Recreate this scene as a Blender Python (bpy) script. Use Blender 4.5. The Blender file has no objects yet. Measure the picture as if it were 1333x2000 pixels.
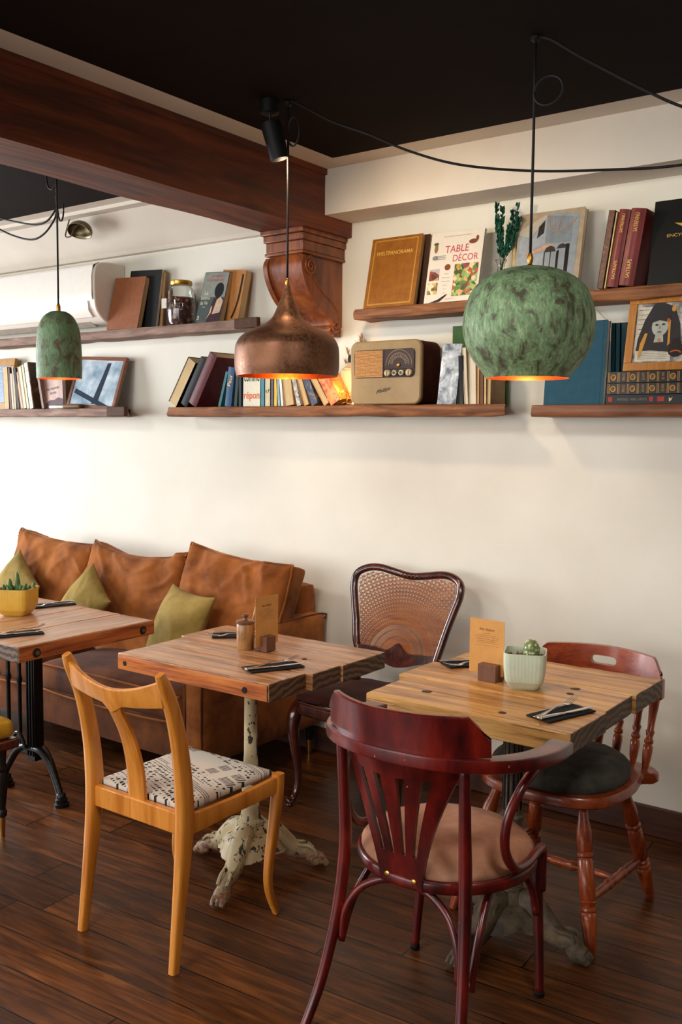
import bpy, bmesh, math, random
from math import sin, cos, pi, radians as rad
from mathutils import Vector as V, Matrix as MX, noise as NZ
random.seed(7)
SC = bpy.context.scene
COL = SC.collection

# ------------------------------------------------------------------ mesh builder
class MB:
    def __init__(s): s.v = []; s.f = []; s.m = []
    def add(s, vs, fs, mi=0):
        o = len(s.v); s.v += [tuple(p) for p in vs]; s.f += [tuple(i + o for i in f) for f in fs]; s.m += [mi] * len(fs); return s
    def xf(s, mat, start=0):
        s.v[start:] = [tuple(mat @ V(p)) for p in s.v[start:]]; return s

def T(x, y, z): return MX.Translation((x, y, z))
def RX(a): return MX.Rotation(rad(a), 4, 'X')
def RY(a): return MX.Rotation(rad(a), 4, 'Y')
def RZ(a): return MX.Rotation(rad(a), 4, 'Z')

def box(mb, x0, x1, y0, y1, z0, z1, mi=0, mat=None, seg=(1, 1, 1)):
    st = len(mb.v)
    if seg == (1, 1, 1):
        vs = [(x, y, z) for x in (x0, x1) for y in (y0, y1) for z in (z0, z1)]
        mb.add(vs, [(0, 1, 3, 2), (4, 6, 7, 5), (0, 4, 5, 1), (2, 3, 7, 6), (0, 2, 6, 4), (1, 5, 7, 3)], mi)
    else:
        idx = {}; vs = []; fs = []
        n = seg
        def vid(i, j, k):
            if (i, j, k) not in idx:
                idx[(i, j, k)] = len(vs)
                vs.append((x0 + (x1 - x0) * i / n[0], y0 + (y1 - y0) * j / n[1], z0 + (z1 - z0) * k / n[2]))
            return idx[(i, j, k)]
        for i in range(n[0]):
            for j in range(n[1]):
                for k in (0, n[2]): fs.append((vid(i, j, k), vid(i + 1, j, k), vid(i + 1, j + 1, k), vid(i, j + 1, k)))
        for i in range(n[0]):
            for k in range(n[2]):
                for j in (0, n[1]): fs.append((vid(i, j, k), vid(i + 1, j, k), vid(i + 1, j, k + 1), vid(i, j, k + 1)))
        for j in range(n[1]):
            for k in range(n[2]):
                for i in (0, n[0]): fs.append((vid(i, j, k), vid(i, j + 1, k), vid(i, j + 1, k + 1), vid(i, j, k + 1)))
        mb.add(vs, fs, mi)
    if mat is not None: mb.xf(mat, st)
    return mb

def lathe(mb, prof, p0=(0, 0, 0), p1=(0, 0, 1), n=20, mi=0, cap=True):
    """prof: (t along p0->p1 in metres or 0..1 when p1 given as end, radius)"""
    p0 = V(p0); p1 = V(p1); ax = (p1 - p0); L = ax.length; ax.normalize()
    q = V((0, 0, 1)).rotation_difference(ax).to_matrix().to_4x4()
    tm = max(t for t, r in prof); k = L / tm if tm else 1
    vs = []; fs = []
    for t, r in prof:
        for i in range(n):
            a = 2 * pi * i / n; vs.append(p0 + q @ V((r * cos(a), r * sin(a), t * k)))
    for j in range(len(prof) - 1):
        for i in range(n):
            a = j * n + i; b = j * n + (i + 1) % n
            fs.append((a, b, b + n, a + n))
    if cap:
        fs.append(tuple(range(n))[::-1]); fs.append(tuple((len(prof) - 1) * n + i for i in range(n)))
    return mb.add(vs, fs, mi)

def cr(pts, sub):
    """catmull-rom through tuples of any length"""
    if sub <= 1: return [tuple(p) for p in pts]
    out = []; n = len(pts)
    for i in range(n - 1):
        p0 = pts[max(i - 1, 0)]; p1 = pts[i]; p2 = pts[i + 1]; p3 = pts[min(i + 2, n - 1)]
        for s in range(sub):
            t = s / sub
            out.append(tuple(.5 * (2 * b + (c - a) * t + (2 * a - 5 * b + 4 * c - d) * t * t + (3 * b - a - 3 * c + d) * t ** 3)
                             for a, b, c, d in zip(p0, p1, p2, p3)))
    out.append(tuple(pts[-1])); return out

def sweep(mb, pts, a, b, up=(0, 0, 1), n=10, e=2.0, sub=5, closed=False, mi=0):
    """section half sizes: a across (tangent x up), b along up. e: superellipse exponent"""
    N = len(pts)
    A = a if isinstance(a, (list, tuple)) else [a] * N
    B = b if isinstance(b, (list, tuple)) else [b] * N
    P = [tuple(p) + (A[i], B[i]) for i, p in enumerate(pts)]
    if closed:
        ext = P[-2:] + P + P[:2]; Q = cr(ext, sub); Q = Q[2 * sub:-1][:N * sub]
    else: Q = cr(P, sub)
    M = len(Q); up = V(up); vs = []; fs = []
    for i in range(M):
        p = V(Q[i][:3])
        if closed: t = V(Q[(i + 1) % M][:3]) - V(Q[i - 1][:3])
        else: t = V(Q[min(i + 1, M - 1)][:3]) - V(Q[max(i - 1, 0)][:3])
        if t.length < 1e-9: t = V((0, 0, 1))
        t.normalize(); s = t.cross(up)
        if s.length < 1e-4: s = t.cross(V((1, 0.01, 0)))
        s.normalize(); u = s.cross(t).normalized()
        for k in range(n):
            th = 2 * pi * (k + .5) / n; c, d = cos(th), sin(th)
            cx = math.copysign(abs(c) ** (2 / e), c); dx = math.copysign(abs(d) ** (2 / e), d)
            vs.append(p + s * cx * Q[i][3] + u * dx * Q[i][4])
    for i in range(M if closed else M - 1):
        for k in range(n):
            x = i * n + k; y = i * n + (k + 1) % n; j = ((i + 1) % M) * n
            fs.append((x, y, j + (k + 1) % n, j + k))
    if not closed:
        fs.append(tuple(range(n))[::-1]); fs.append(tuple((M - 1) * n + k for k in range(n)))
    return mb.add(vs, fs, mi)

def tube(mb, pts, r, n=8, sub=5, closed=False, mi=0):
    up = (0, 0, 1)
    if all(abs(pts[i + 1][2] - pts[i][2]) > 3 * math.hypot(pts[i + 1][0] - pts[i][0], pts[i + 1][1] - pts[i][1]) for i in range(len(pts) - 1)): up = (1, 0, 0)
    return sweep(mb, pts, r, r, up, n, 2, sub, closed, mi)

def prism(mb, outline, d0, d1, mat=None, mi=0):
    """outline in local XZ plane, extruded along y from d0 to d1"""
    st = len(mb.v); n = len(outline)
    vs = [(x, d0, z) for x, z in outline] + [(x, d1, z) for x, z in outline]
    fs = [tuple(range(n)), tuple(range(n, 2 * n))[::-1]] + [(i, i + n, (i + 1) % n + n, (i + 1) % n) for i in range(n)]
    mb.add(vs, fs, mi)
    if mat is not None: mb.xf(mat, st)
    return mb

def quad(mb, x0, x1, z0, z1, y=0, mi=0):
    return mb.add([(x0, y, z0), (x1, y, z0), (x1, y, z1), (x0, y, z1)], [(0, 1, 2, 3)], mi)
def poly(mb, pts, y=0, mi=0):
    return mb.add([(x, y, z) for x, z in pts], [tuple(range(len(pts)))], mi)
def disc(mb, cx, cz, rx, rz, y=0, mi=0, n=20, a0=0, a1=360):
    return poly(mb, [(cx + rx * cos(rad(a0 + (a1 - a0) * i / n)), cz + rz * sin(rad(a0 + (a1 - a0) * i / n))) for i in range(n)], y, mi)

# ------------------------------------------------------------------ objects
WORLD = {}
def link(name, me, parent=None):
    o = bpy.data.objects.new(name, me); COL.objects.link(o)
    if parent is not None: o.parent = parent
    return o
def tag(o, label=None, cat=None, group=None, kind=None):
    if label: o['label'] = label
    if cat: o['category'] = cat
    if group: o['group'] = group
    if kind: o['kind'] = kind
    return o
def world_of(o):
    m = MX.Identity(4)
    while o is not None:
        m = o.matrix_basis @ m; o = o.parent
    return m
def obj(name, mb, mats, parent=None, w=False, smooth=35, bevel=0, subd=0, seg=2, solid=0):
    me = bpy.data.meshes.new(name)
    vs = mb.v
    if w and parent is not None:
        inv = world_of(parent).inverted(); vs = [tuple(inv @ V(p)) for p in vs]
    me.from_pydata(vs, [], mb.f)
    if not isinstance(mats, (list, tuple)): mats = [mats]
    for m in mats: me.materials.append(m)
    me.polygons.foreach_set('material_index', mb.m)
    bm = bmesh.new(); bm.from_mesh(me); bmesh.ops.recalc_face_normals(bm, faces=bm.faces); bm.to_mesh(me); bm.free()
    if smooth:
        me.polygons.foreach_set('use_smooth', [True] * len(me.polygons))
        if smooth < 180: me.set_sharp_from_angle(angle=rad(smooth))
    o = link(name, me, parent)
    if bevel:
        b = o.modifiers.new('Bevel', 'BEVEL'); b.width = bevel; b.segments = seg; b.limit_method = 'ANGLE'; b.angle_limit = rad(40)
    if solid:
        b = o.modifiers.new('Solidify', 'SOLIDIFY'); b.thickness = solid; b.offset = 0
    if subd:
        b = o.modifiers.new('Subsurf', 'SUBSURF'); b.levels = subd; b.render_levels = subd
    return o
def thing(name, label, cat, loc=(0, 0, 0), rotz=0, group=None, rot=None):
    o = link(name, None); o.empty_display_size = .05
    o.location = loc; o.rotation_euler = rot if rot else (0, 0, rad(rotz))
    o.matrix_basis = T(*loc) @ (MX.Identity(4) if False else o.rotation_euler.to_matrix().to_4x4())
    return tag(o, label, cat, group)
def struct(name, mb, mats, **k):
    return tag(obj(name, mb, mats, **k), kind='structure')
def copy_tree(o, parent=None):
    c = o.copy(); COL.objects.link(c); c.parent = parent
    for ch in [x for x in bpy.data.objects if x.parent == o]: copy_tree(ch, c)
    return c

def text(s, parent, mat, loc, width=None, height=None, rot=0, shear=0, name='lettering', ext=.0002, sp=1.0, align='CENTER', bold=0, front=None):
    """text facing local -Y at loc (centre), rotated by rot degrees in the plane"""
    cu = bpy.data.curves.new('t', 'FONT'); cu.body = s; cu.size = 1; cu.align_x = align; cu.align_y = 'CENTER'; cu.shear = shear
    cu.space_character = sp; cu.offset = bold; cu.extrude = 0; cu.resolution_u = 3; cu.space_line = .8
    to = bpy.data.objects.new('t', cu); COL.objects.link(to)
    bpy.context.view_layer.update()
    me = bpy.data.meshes.new_from_object(to.evaluated_get(bpy.context.evaluated_depsgraph_get()))
    bpy.data.objects.remove(to); bpy.data.curves.remove(cu)
    xs = [v.co.x for v in me.vertices]; ys = [v.co.y for v in me.vertices]
    w0 = max(xs) - min(xs); h0 = max(ys) - min(ys); cx = (max(xs) + min(xs)) / 2; cy = (max(ys) + min(ys)) / 2
    sx = width / w0 if width else None; sy = height / h0 if height else sx
    if sx is None: sx = sy
    m = T(*loc) @ (front if front is not None else RX(90)) @ RZ(rot) @ MX.Diagonal((sx, sy, 1, 1)) @ T(-cx, -cy, 0)
    me.transform(m); me.materials.clear(); me.materials.append(mat); me.name = name
    o = link(name, me, parent)
    return o

# ------------------------------------------------------------------ materials
def newmat(name):
    m = bpy.data.materials.new(name); m.use_nodes = True
    nt = m.node_tree; b = nt.nodes['Principled BSDF']
    return m, nt, b
def srgb(h):
    h = h.lstrip('#'); c = [int(h[i:i + 2], 16) / 255 for i in (0, 2, 4)]
    return tuple(x / 12.92 if x <= .04045 else ((x + .055) / 1.055) ** 2.4 for x in c) + (1,)
def N(nt, t, **k):
    n = nt.nodes.new(t)
    for a, v in k.items():
        if a.startswith('i_'): n.inputs[a[2:].replace('_', ' ')].default_value = v
        else: setattr(n, a, v)
    return n
def coords(nt, scale=(1, 1, 1), rot=(0, 0, 0), kind='Object'):
    tc = N(nt, 'ShaderNodeTexCoord'); mp = N(nt, 'ShaderNodeMapping')
    mp.inputs['Scale'].default_value = scale; mp.inputs['Rotation'].default_value = rot
    nt.links.new(tc.outputs[kind], mp.inputs[0]); return mp.outputs[0]
def noise(nt, vec, scale, detail=4, rough=.55, dist=0):
    n = N(nt, 'ShaderNodeTexNoise'); n.inputs['Scale'].default_value = scale; n.inputs['Detail'].default_value = detail
    n.inputs['Roughness'].default_value = rough; n.inputs['Distortion'].default_value = dist
    nt.links.new(vec, n.inputs['Vector']); return n.outputs['Fac']
def ramp(nt, fac, stops, interp='LINEAR'):
    r = N(nt, 'ShaderNodeValToRGB'); e = r.color_ramp.elements; r.color_ramp.interpolation = interp
    while len(e) < len(stops): e.new(.5)
    for i, (p, c) in enumerate(stops):
        e[i].position = p; e[i].color = srgb(c) if isinstance(c, str) else (c if isinstance(c, tuple) else (c, c, c, 1))
    nt.links.new(fac, r.inputs[0]); return r.outputs[0]
def mix(nt, fac, a, b, mode='MIX'):
    m = N(nt, 'ShaderNodeMix', data_type='RGBA', blend_type=mode)
    for s, v in ((m.inputs['Factor'], fac), (m.inputs['A'], a), (m.inputs['B'], b)):
        if hasattr(v, 'links'): nt.links.new(v, s)
        elif isinstance(v, str): s.default_value = srgb(v)
        else: s.default_value = v
    return m.outputs['Result']
def math_(nt, op, a, b=0.0, c=0.0):
    m = N(nt, 'ShaderNodeMath', operation=op)
    for i, v in enumerate((a, b, c)):
        if hasattr(v, 'links'): nt.links.new(v, m.inputs[i])
        else: m.inputs[i].default_value = v
    return m.outputs[0]
def bump(nt, b, h, strength=.3, dist=.002):
    n = N(nt, 'ShaderNodeBump'); n.inputs['Strength'].default_value = strength; n.inputs['Distance'].default_value = dist
    nt.links.new(h, n.inputs['Height']); nt.links.new(n.outputs[0], b.inputs['Normal'])
def setb(b, rough=.5, metal=0, coat=0, spec=None, sheen=0, emis=None, es=0, croough=.1):
    b.inputs['Roughness'].default_value = rough; b.inputs['Metallic'].default_value = metal
    b.inputs['Coat Weight'].default_value = coat; b.inputs['Coat Roughness'].default_value = croough
    if spec is not None: b.inputs['Specular IOR Level'].default_value = spec
    if sheen: b.inputs['Sheen Weight'].default_value = sheen; b.inputs['Sheen Roughness'].default_value = .5
    if emis: b.inputs['Emission Color'].default_value = srgb(emis); b.inputs['Emission Strength'].default_value = es
_pc = {}
def plain(col, rough=.5, metal=0, coat=0, var=.0, **k):
    if 'spec' not in k and not metal: k['spec'] = .28
    key = (col, rough, metal, coat, var, tuple(sorted(k.items())))
    if key in _pc: return _pc[key]
    m, nt, b = newmat('paint_' + col.strip('#')); setb(b, rough, metal, coat, **k)
    b.inputs['Base Color'].default_value = srgb(col)
    v = var or .12
    c = srgb(col); dk = tuple(x * (1 - v * 1.6) for x in c[:3]) + (1,); lt = tuple(min(1, x * (1 + v)) for x in c[:3]) + (1,)
    f = noise(nt, coords(nt), 30, 5, .6)
    nt.links.new(ramp(nt, f, [(.3, dk), (.7, lt)]), b.inputs['Base Color'])
    _pc[key] = m; return m
def wood(name, c, axis='X', scale=1.0, rough=.4, coat=0, stretch=14, bmp=.15, dist=.8, knots=0, fine=60, crack=0):
    """c: list of ramp colours dark->light"""
    m, nt, b = newmat(name); setb(b, rough, 0, coat)
    s = [stretch * scale] * 3; s['XYZ'.index(axis)] = 1.0 * scale
    vec = coords(nt, tuple(s)); f1 = noise(nt, vec, 1.6, 6, .6, dist)
    s2 = [fine * scale] * 3; s2['XYZ'.index(axis)] = 2.0 * scale
    f2 = noise(nt, coords(nt, tuple(s2)), 1.5, 3, .6)
    f3 = noise(nt, coords(nt), 2.5 * scale, 3, .5)
    f = math_(nt, 'ADD', math_(nt, 'MULTIPLY', f1, .62), math_(nt, 'MULTIPLY', f2, .22)); f = math_(nt, 'ADD', f, math_(nt, 'MULTIPLY', f3, .16))
    k = len(c); col = ramp(nt, f, [(.32 + .36 * i / (k - 1), x) for i, x in enumerate(c)])
    if knots:
        vo = N(nt, 'ShaderNodeTexVoronoi'); s3 = [4.5 * scale] * 3; s3['XYZ'.index(axis)] = 2.2 * scale
        vo.inputs['Scale'].default_value = 1.0; nt.links.new(coords(nt, tuple(s3)), vo.inputs['Vector'])
        kf = ramp(nt, vo.outputs['Distance'], [(.03, 1.0), (.13, 0.0)])
        col = mix(nt, math_(nt, 'MULTIPLY', kf, knots), col, c[0])
    nt.links.new(col, b.inputs['Base Color'])
    if crack:
        s4 = [34 * scale] * 3; s4['XYZ'.index(axis)] = 1.1 * scale
        ck = noise(nt, coords(nt, tuple(s4)), 1.0, 5, .7, .4); cf = ramp(nt, ck, [(.55, 0.0), (.61, 1.0)])
        col = mix(nt, math_(nt, 'MULTIPLY', cf, crack), col, c[0])
    if crack or knots: nt.links.new(col, b.inputs['Base Color'])
    if bmp: bump(nt, b, f, bmp, .003)
    rr = ramp(nt, f2, [(.3, rough * .8), (.7, min(1, rough * 1.3))]); nt.links.new(rr, b.inputs['Roughness'])
    return m
def metalmat(name, col, rough=.25, var=.0, col2=None, sc=25, metal=1.0):
    m, nt, b = newmat(name); setb(b, rough, metal); b.inputs['Base Color'].default_value = srgb(col)
    f = noise(nt, coords(nt), sc, 5, .6)
    if col2: nt.links.new(ramp(nt, f, [(.35, col), (.65, col2)]), b.inputs['Base Color'])
    nt.links.new(ramp(nt, f, [(.3, rough * .8), (.7, min(1, rough * 1.4))]), b.inputs['Roughness'])
    return m
# ------------------------------------------------------------------ material library
def mk_plaster(name, c1, c2, rough=.75, bs=.25, sc=3):
    m, nt, b = newmat(name); setb(b, rough)
    f = noise(nt, coords(nt), sc, 6, .6); f2 = noise(nt, coords(nt), 40, 4, .6)
    nt.links.new(ramp(nt, f, [(.3, c1), (.7, c2)]), b.inputs['Base Color'])
    g = math_(nt, 'ADD', math_(nt, 'MULTIPLY', f, 2.0), math_(nt, 'MULTIPLY', f2, .25)); bump(nt, b, g, bs, .006)
    return m
PLASTER = mk_plaster('white_plaster', '#d8d3c5', '#dfdbce')
DARKW = plain('#6e5c4a', .8)  # brown invented for the unseen walls, to cut bounced fill light
WHITE = mk_plaster('white_ceiling_paint', '#cfc4b6', '#d8cec0', bs=.08)
BLACKC = mk_plaster('dark_ceiling_paint', '#160c09', '#1c110d', rough=.9, bs=.1)
BLACKC.node_tree.nodes['Principled BSDF'].inputs['Specular IOR Level'].default_value = .12
BEAM = wood('stained_beam_wood', ['#2a0e04', '#511f08', '#76340f', '#8d4719'], 'Y', 1.0, .55, .0, stretch=9, bmp=.35, knots=.5)
CORB = wood('corbel_wood', ['#3c1707', '#652d0e', '#86461c', '#995829'], 'Z', 2.0, .42, .12, stretch=5, bmp=.3)
BASEB = wood('baseboard_wood', ['#2a120a', '#43200f', '#5a2f18'], 'X', 1.5, .45, .1)
DRIFT = wood('driftwood_shelf', ['#3b1f0c', '#6b3d1d', '#8f5a30', '#a86f40'], 'X', 2.2, .7, 0, stretch=10, bmp=.9, knots=.4)
DRIFTG = wood('grey_driftwood_shelf', ['#4a3528', '#76594a', '#927464', '#a68a78'], 'X', 2.2, .75, 0, stretch=10, bmp=.9, knots=.4)
SHELFS = wood('smooth_shelf_wood', ['#52290f', '#75421f', '#8f5a30'], 'X', 1.4, .5, .05, stretch=12, bmp=.3, knots=.3)
ENDCAP = plain('#4b2c15', .7, var=.2)
TOP1 = wood('reclaimed_table_wood', ['#56300f', '#a06c42', '#c29064', '#d8ab80'], 'X', 1.6, .36, .2, stretch=12, bmp=.5, knots=.8, crack=.65)
TOP1S = wood('reclaimed_wood_orange_side', ['#5e2a0a', '#a4521a', '#c97227', '#dd8d3d'], 'X', 1.6, .45, .1, stretch=14, bmp=.5, knots=.6)
TOP2 = wood('blond_reclaimed_table_wood', ['#5a3514', '#aa7438', '#d09c56', '#e6b977'], 'X', 1.5, .36, .2, stretch=11, bmp=.5, knots=.85, crack=.7)
TOP0 = wood('pale_brown_table_wood', ['#6b3f22', '#a97650', '#c4936c', '#d3a580'], 'Y', 1.5, .36, .2, stretch=12, bmp=.45, knots=.6, crack=.5)
TOP0S = wood('table_side_wood', ['#5c270a', '#96481a', '#b8652b', '#c97a3c'], 'Y', 1.6, .45, .1, stretch=14, bmp=.5, knots=.3)
def mk_endgrain(name, c1, c2):
    m, nt, b = newmat(name); setb(b, .6)
    w = N(nt, 'ShaderNodeTexWave', wave_type='RINGS', rings_direction='X'); w.inputs['Scale'].default_value = 14; w.inputs['Distortion'].default_value = 5
    w.inputs['Detail'].default_value = 3; w.inputs['Detail Scale'].default_value = 1.5
    nt.links.new(coords(nt, (1, 1, 1)), w.inputs['Vector'])
    nt.links.new(ramp(nt, w.outputs['Fac'], [(.1, c1), (.9, c2)]), b.inputs['Base Color']); bump(nt, b, w.outputs['Fac'], .5, .002); return m
ENDG = mk_endgrain('end_grain_wood', '#3c2614', '#6a4a2e')
ENDG0 = mk_endgrain('grey_end_grain_wood', '#3a2c24', '#6f5a4b')
BEECH = wood('golden_beech', ['#a95c16', '#c77822', '#d88a33', '#df973f'], 'Z', 1.6, .35, .25, stretch=7, bmp=.05, fine=40)
MAHOG = wood('dark_mahogany', ['#1c0a06', '#33120b', '#4e1d10', '#6d2d17'], 'Z', 2, .2, .6, stretch=5, bmp=.05)
def mk_redlac():
    m, nt, b = newmat('worn_red_brown_lacquer'); setb(b, .32, 0, .3, croough=.25)
    f = noise(nt, coords(nt, (3, 3, 1)), 5, 4, .6)
    base = ramp(nt, f, [(.3, '#240404'), (.5, '#560b0a'), (.72, '#801c0c')])
    ch = noise(nt, coords(nt), 55, 2, .5)
    nt.links.new(mix(nt, ramp(nt, ch, [(.755, 0.0), (.77, 1.0)]), base, '#b07a52'), b.inputs['Base Color']); return m
REDL = mk_redlac()
CHERRY = wood('cherry_stained_wood', ['#561a07', '#80300e', '#a04619', '#b35824'], 'Z', 2, .32, .25, stretch=6, bmp=.06)
CHERRYX = wood('cherry_stained_rail', ['#571b09', '#7d2e10', '#98411b', '#a95226'], 'X', 2, .32, .25, stretch=8, bmp=.06)
def mk_suede(name, c, sc=5, bs=.25, sheen=.3):
    sheen *= .2
    m, nt, b = newmat(name); setb(b, .85, 0, 0, spec=.12, sheen=sheen)
    f = noise(nt, coords(nt), sc, 6, .62, .3); f2 = noise(nt, coords(nt), 250, 2, .5)
    nt.links.new(ramp(nt, f, [(.28 + .44 * i / (len(c) - 1), x) for i, x in enumerate(c)]), b.inputs['Base Color'])
    f3 = noise(nt, coords(nt), sc * 6, 4, .65, .5); g = math_(nt, 'ADD', math_(nt, 'ADD', math_(nt, 'MULTIPLY', f, 1.6), math_(nt, 'MULTIPLY', f2, .16)), math_(nt, 'MULTIPLY', f3, .5)); bump(nt, b, g, bs * 1.3, .006)
    rs = ramp(nt, f, [(.3, .8), (.7, .95)]); nt.links.new(rs, b.inputs['Roughness']); return m
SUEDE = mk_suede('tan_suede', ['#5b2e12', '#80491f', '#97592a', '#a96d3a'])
SUEDE_SHADED = mk_suede('shaded_tan_suede', ['#34190c', '#522c15', '#693b1d', '#7c4a27'], 4)  # darker copy of the tan suede; shade on seat and base put into colour
OLIVE = mk_suede('olive_linen', ['#74602d', '#877139', '#978045', '#a48e54'], 7, .3, .2)
BROWNV = mk_suede('brown_velvet', ['#2c1511', '#3c1f19', '#4a2921'], 8, .15, .25)
ROSEV = mk_suede('dusty_brown_velour', ['#8c5f45', '#a37257', '#b48468', '#c09275'], 7, .2, .25)
CHARV = mk_suede('charcoal_velour', ['#2a2824', '#3d3a33', '#524d44', '#625b4f'], 9, .25, .2)
YELV = mk_suede('golden_yellow_fabric', ['#a8770f', '#c8952a', '#d9aa40'], 12, .3, .2)
IRONB = plain('#0c0b0b', .35, .3, var=.3)
IRONR = metalmat('rusty_dark_iron', '#3b3127', .65, col2='#77644b', sc=22, metal=.15)
def mk_chip(name, c, rust, zlow=.10):
    m, nt, b = newmat(name); setb(b, .5)
    f = noise(nt, coords(nt, (1, 1, .6)), 42, 4, .6); base = ramp(nt, noise(nt, coords(nt), 12, 4, .6), [(.3, c[0]), (.7, c[1])])
    spots = ramp(nt, f, [(.58, 0.0), (.60, 1.0)])
    c1 = mix(nt, spots, base, '#2c2a24')
    sp = N(nt, 'ShaderNodeSeparateXYZ'); tc = N(nt, 'ShaderNodeTexCoord'); nt.links.new(tc.outputs['Object'], sp.inputs[0])
    low = ramp(nt, sp.outputs['Z'], [(.05, .85), (zlow, 0.0)])
    r = ramp(nt, noise(nt, coords(nt), 45, 3, .6), [(.4, '#2a1c14'), (.5, rust), (.6, '#8d7a52'), (.68, '#3a1712')])
    nt.links.new(mix(nt, low, c1, r), b.inputs['Base Color']); bump(nt, b, f, .5, .003); return m
CHIP = mk_chip('chipped_cream_paint', ('#b9a67e', '#cfbe96'), '#7c2f1e')
def mk_verd(name, greens, brown, sc=6, thr=.56):
    m, nt, b = newmat(name); setb(b, .6, .15)
    f = noise(nt, coords(nt, (1.6, 1.6, .8)), sc * 2.0, 8, .7, .6); g = noise(nt, coords(nt, (5, 5, 1.0)), sc * 3.0, 8, .72, .3)
    base = ramp(nt, g, [(.3, greens[0]), (.5, greens[1]), (.7, greens[2])])
    mask = ramp(nt, math_(nt, 'ADD', math_(nt, 'MULTIPLY', f, .7), math_(nt, 'MULTIPLY', g, .3)), [(thr - .055, 0.0), (thr + .045, .9)])
    nt.links.new(mix(nt, mask, base, brown), b.inputs['Base Color']); bump(nt, b, g, .3, .002); return m
VERD = mk_verd('verdigris_green_patina', ('#48603f', '#789469', '#acbd94'), '#3e2b20', 9, .54)
VERD2 = mk_verd('dark_verdigris_patina', ('#435a3c', '#617f58', '#7f9a70'), '#4e3628', 10, .54)
INNER = plain('#d9501c', .35, .6, var=.15)
INNERC = metalmat('bright_copper_lining', '#c9672c', .3, col2='#8a3f1c')
COPPER = metalmat('aged_copper', '#6d4530', .42, col2='#835a40', sc=90, metal=.75)
BRASS = metalmat('brass', '#b98a45', .3)
STEEL = metalmat('polished_steel', '#cfcac4', .16)
DARKN = plain('#15171c', .85)
CORD = plain('#171311', .6)
GILT = metalmat('dull_gilt', '#a87c3c', .5, metal=.3)
GOLD = metalmat('gold_leaf_print', '#d9a850', .45, metal=.3)
PAGES = wood('book_pages', ['#a5875c', '#c6a878', '#d9bf92'], 'Z', 4, .8, 0, stretch=60, bmp=.2)
PAGEW = wood('white_book_pages', ['#b9ac98', '#d8cdb8', '#e6dccb'], 'Z', 4, .8, 0, stretch=60, bmp=.2)
BLACKP = plain('#0b0a0a', .6)
def mk_glass():
    m, nt, b = newmat('clear_glass'); setb(b, .03); b.inputs['Transmission Weight'].default_value = 1; b.inputs['IOR'].default_value = 1.45
    b.inputs['Base Color'].default_value = (.95, .97, .95, 1); return m
GLASS = mk_glass()
def mk_pattern():
    """off-white fabric printed with rows of black dots, dashes and bars"""
    m, nt, b = newmat('dotted_print_fabric'); setb(b, .8)
    vec = coords(nt, (1, 1, 1), (0, 0, rad(20)))
    sp = N(nt, 'ShaderNodeSeparateXYZ'); nt.links.new(vec, sp.inputs[0]); x, y = sp.outputs[0], sp.outputs[1]
    def cellpat(nx, ny, kind, seed):
        u = math_(nt, 'MULTIPLY', x, nx); v = math_(nt, 'MULTIPLY', y, ny)
        fu = math_(nt, 'SUBTRACT', math_(nt, 'FRACT', u), .5); fv = math_(nt, 'SUBTRACT', math_(nt, 'FRACT', v), .5)
        cb = N(nt, 'ShaderNodeCombineXYZ'); nt.links.new(math_(nt, 'FLOOR', u), cb.inputs[0]); nt.links.new(math_(nt, 'FLOOR', v), cb.inputs[1]); cb.inputs[2].default_value = seed
        wn = N(nt, 'ShaderNodeTexWhiteNoise'); nt.links.new(cb.outputs[0], wn.inputs[0])
        if kind == 'dot':
            d = math_(nt, 'SQRT', math_(nt, 'ADD', math_(nt, 'POWER', math_(nt, 'ABSOLUTE', fu), 2), math_(nt, 'POWER', math_(nt, 'ABSOLUTE', fv), 2)))
            return math_(nt, 'LESS_THAN', d, math_(nt, 'MULTIPLY', wn.outputs[0], .46))
        d = math_(nt, 'MULTIPLY', math_(nt, 'LESS_THAN', math_(nt, 'ABSOLUTE', fv), .16), math_(nt, 'GREATER_THAN', wn.outputs[0], .45)); return d
    row = N(nt, 'ShaderNodeTexWhiteNoise', noise_dimensions='1D'); nt.links.new(math_(nt, 'FLOOR', math_(nt, 'MULTIPLY', y, 22)), row.inputs['W'])
    r = row.outputs[0]
    p = cellpat(70, 66, 'dot', 1); q = cellpat(9, 130, 'bar', 2); s = cellpat(120, 22, 'bar', 3); t = cellpat(150, 22, 'dot', 4)
    m1 = math_(nt, 'MULTIPLY', p, math_(nt, 'LESS_THAN', r, .5))
    m2 = math_(nt, 'MULTIPLY', q, math_(nt, 'MULTIPLY', math_(nt, 'GREATER_THAN', r, .5), math_(nt, 'LESS_THAN', r, .75)))
    u2 = math_(nt, 'SUBTRACT', math_(nt, 'FRACT', math_(nt, 'MULTIPLY', x, 110)), .5); v2 = math_(nt, 'SUBTRACT', math_(nt, 'FRACT', math_(nt, 'MULTIPLY', y, 22)), .5)
    w5 = N(nt, 'ShaderNodeTexWhiteNoise', noise_dimensions='1D'); nt.links.new(math_(nt, 'FLOOR', math_(nt, 'MULTIPLY', x, 22)), w5.inputs['W'])
    bars = math_(nt, 'MULTIPLY', math_(nt, 'MULTIPLY', math_(nt, 'LESS_THAN', math_(nt, 'ABSOLUTE', u2), .25), math_(nt, 'LESS_THAN', math_(nt, 'ABSOLUTE', v2), .36)), math_(nt, 'GREATER_THAN', w5.outputs[0], .45))
    m3 = math_(nt, 'MULTIPLY', bars, math_(nt, 'GREATER_THAN', r, .75))
    mm = math_(nt, 'MAXIMUM', m1, math_(nt, 'MAXIMUM', m2, m3))
    nt.links.new(mix(nt, mm, '#cfc3b2', '#211d24'), b.inputs['Base Color']); bump(nt, b, noise(nt, coords(nt), 300, 2), .2, .001); return m
PATT = mk_pattern()
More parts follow.
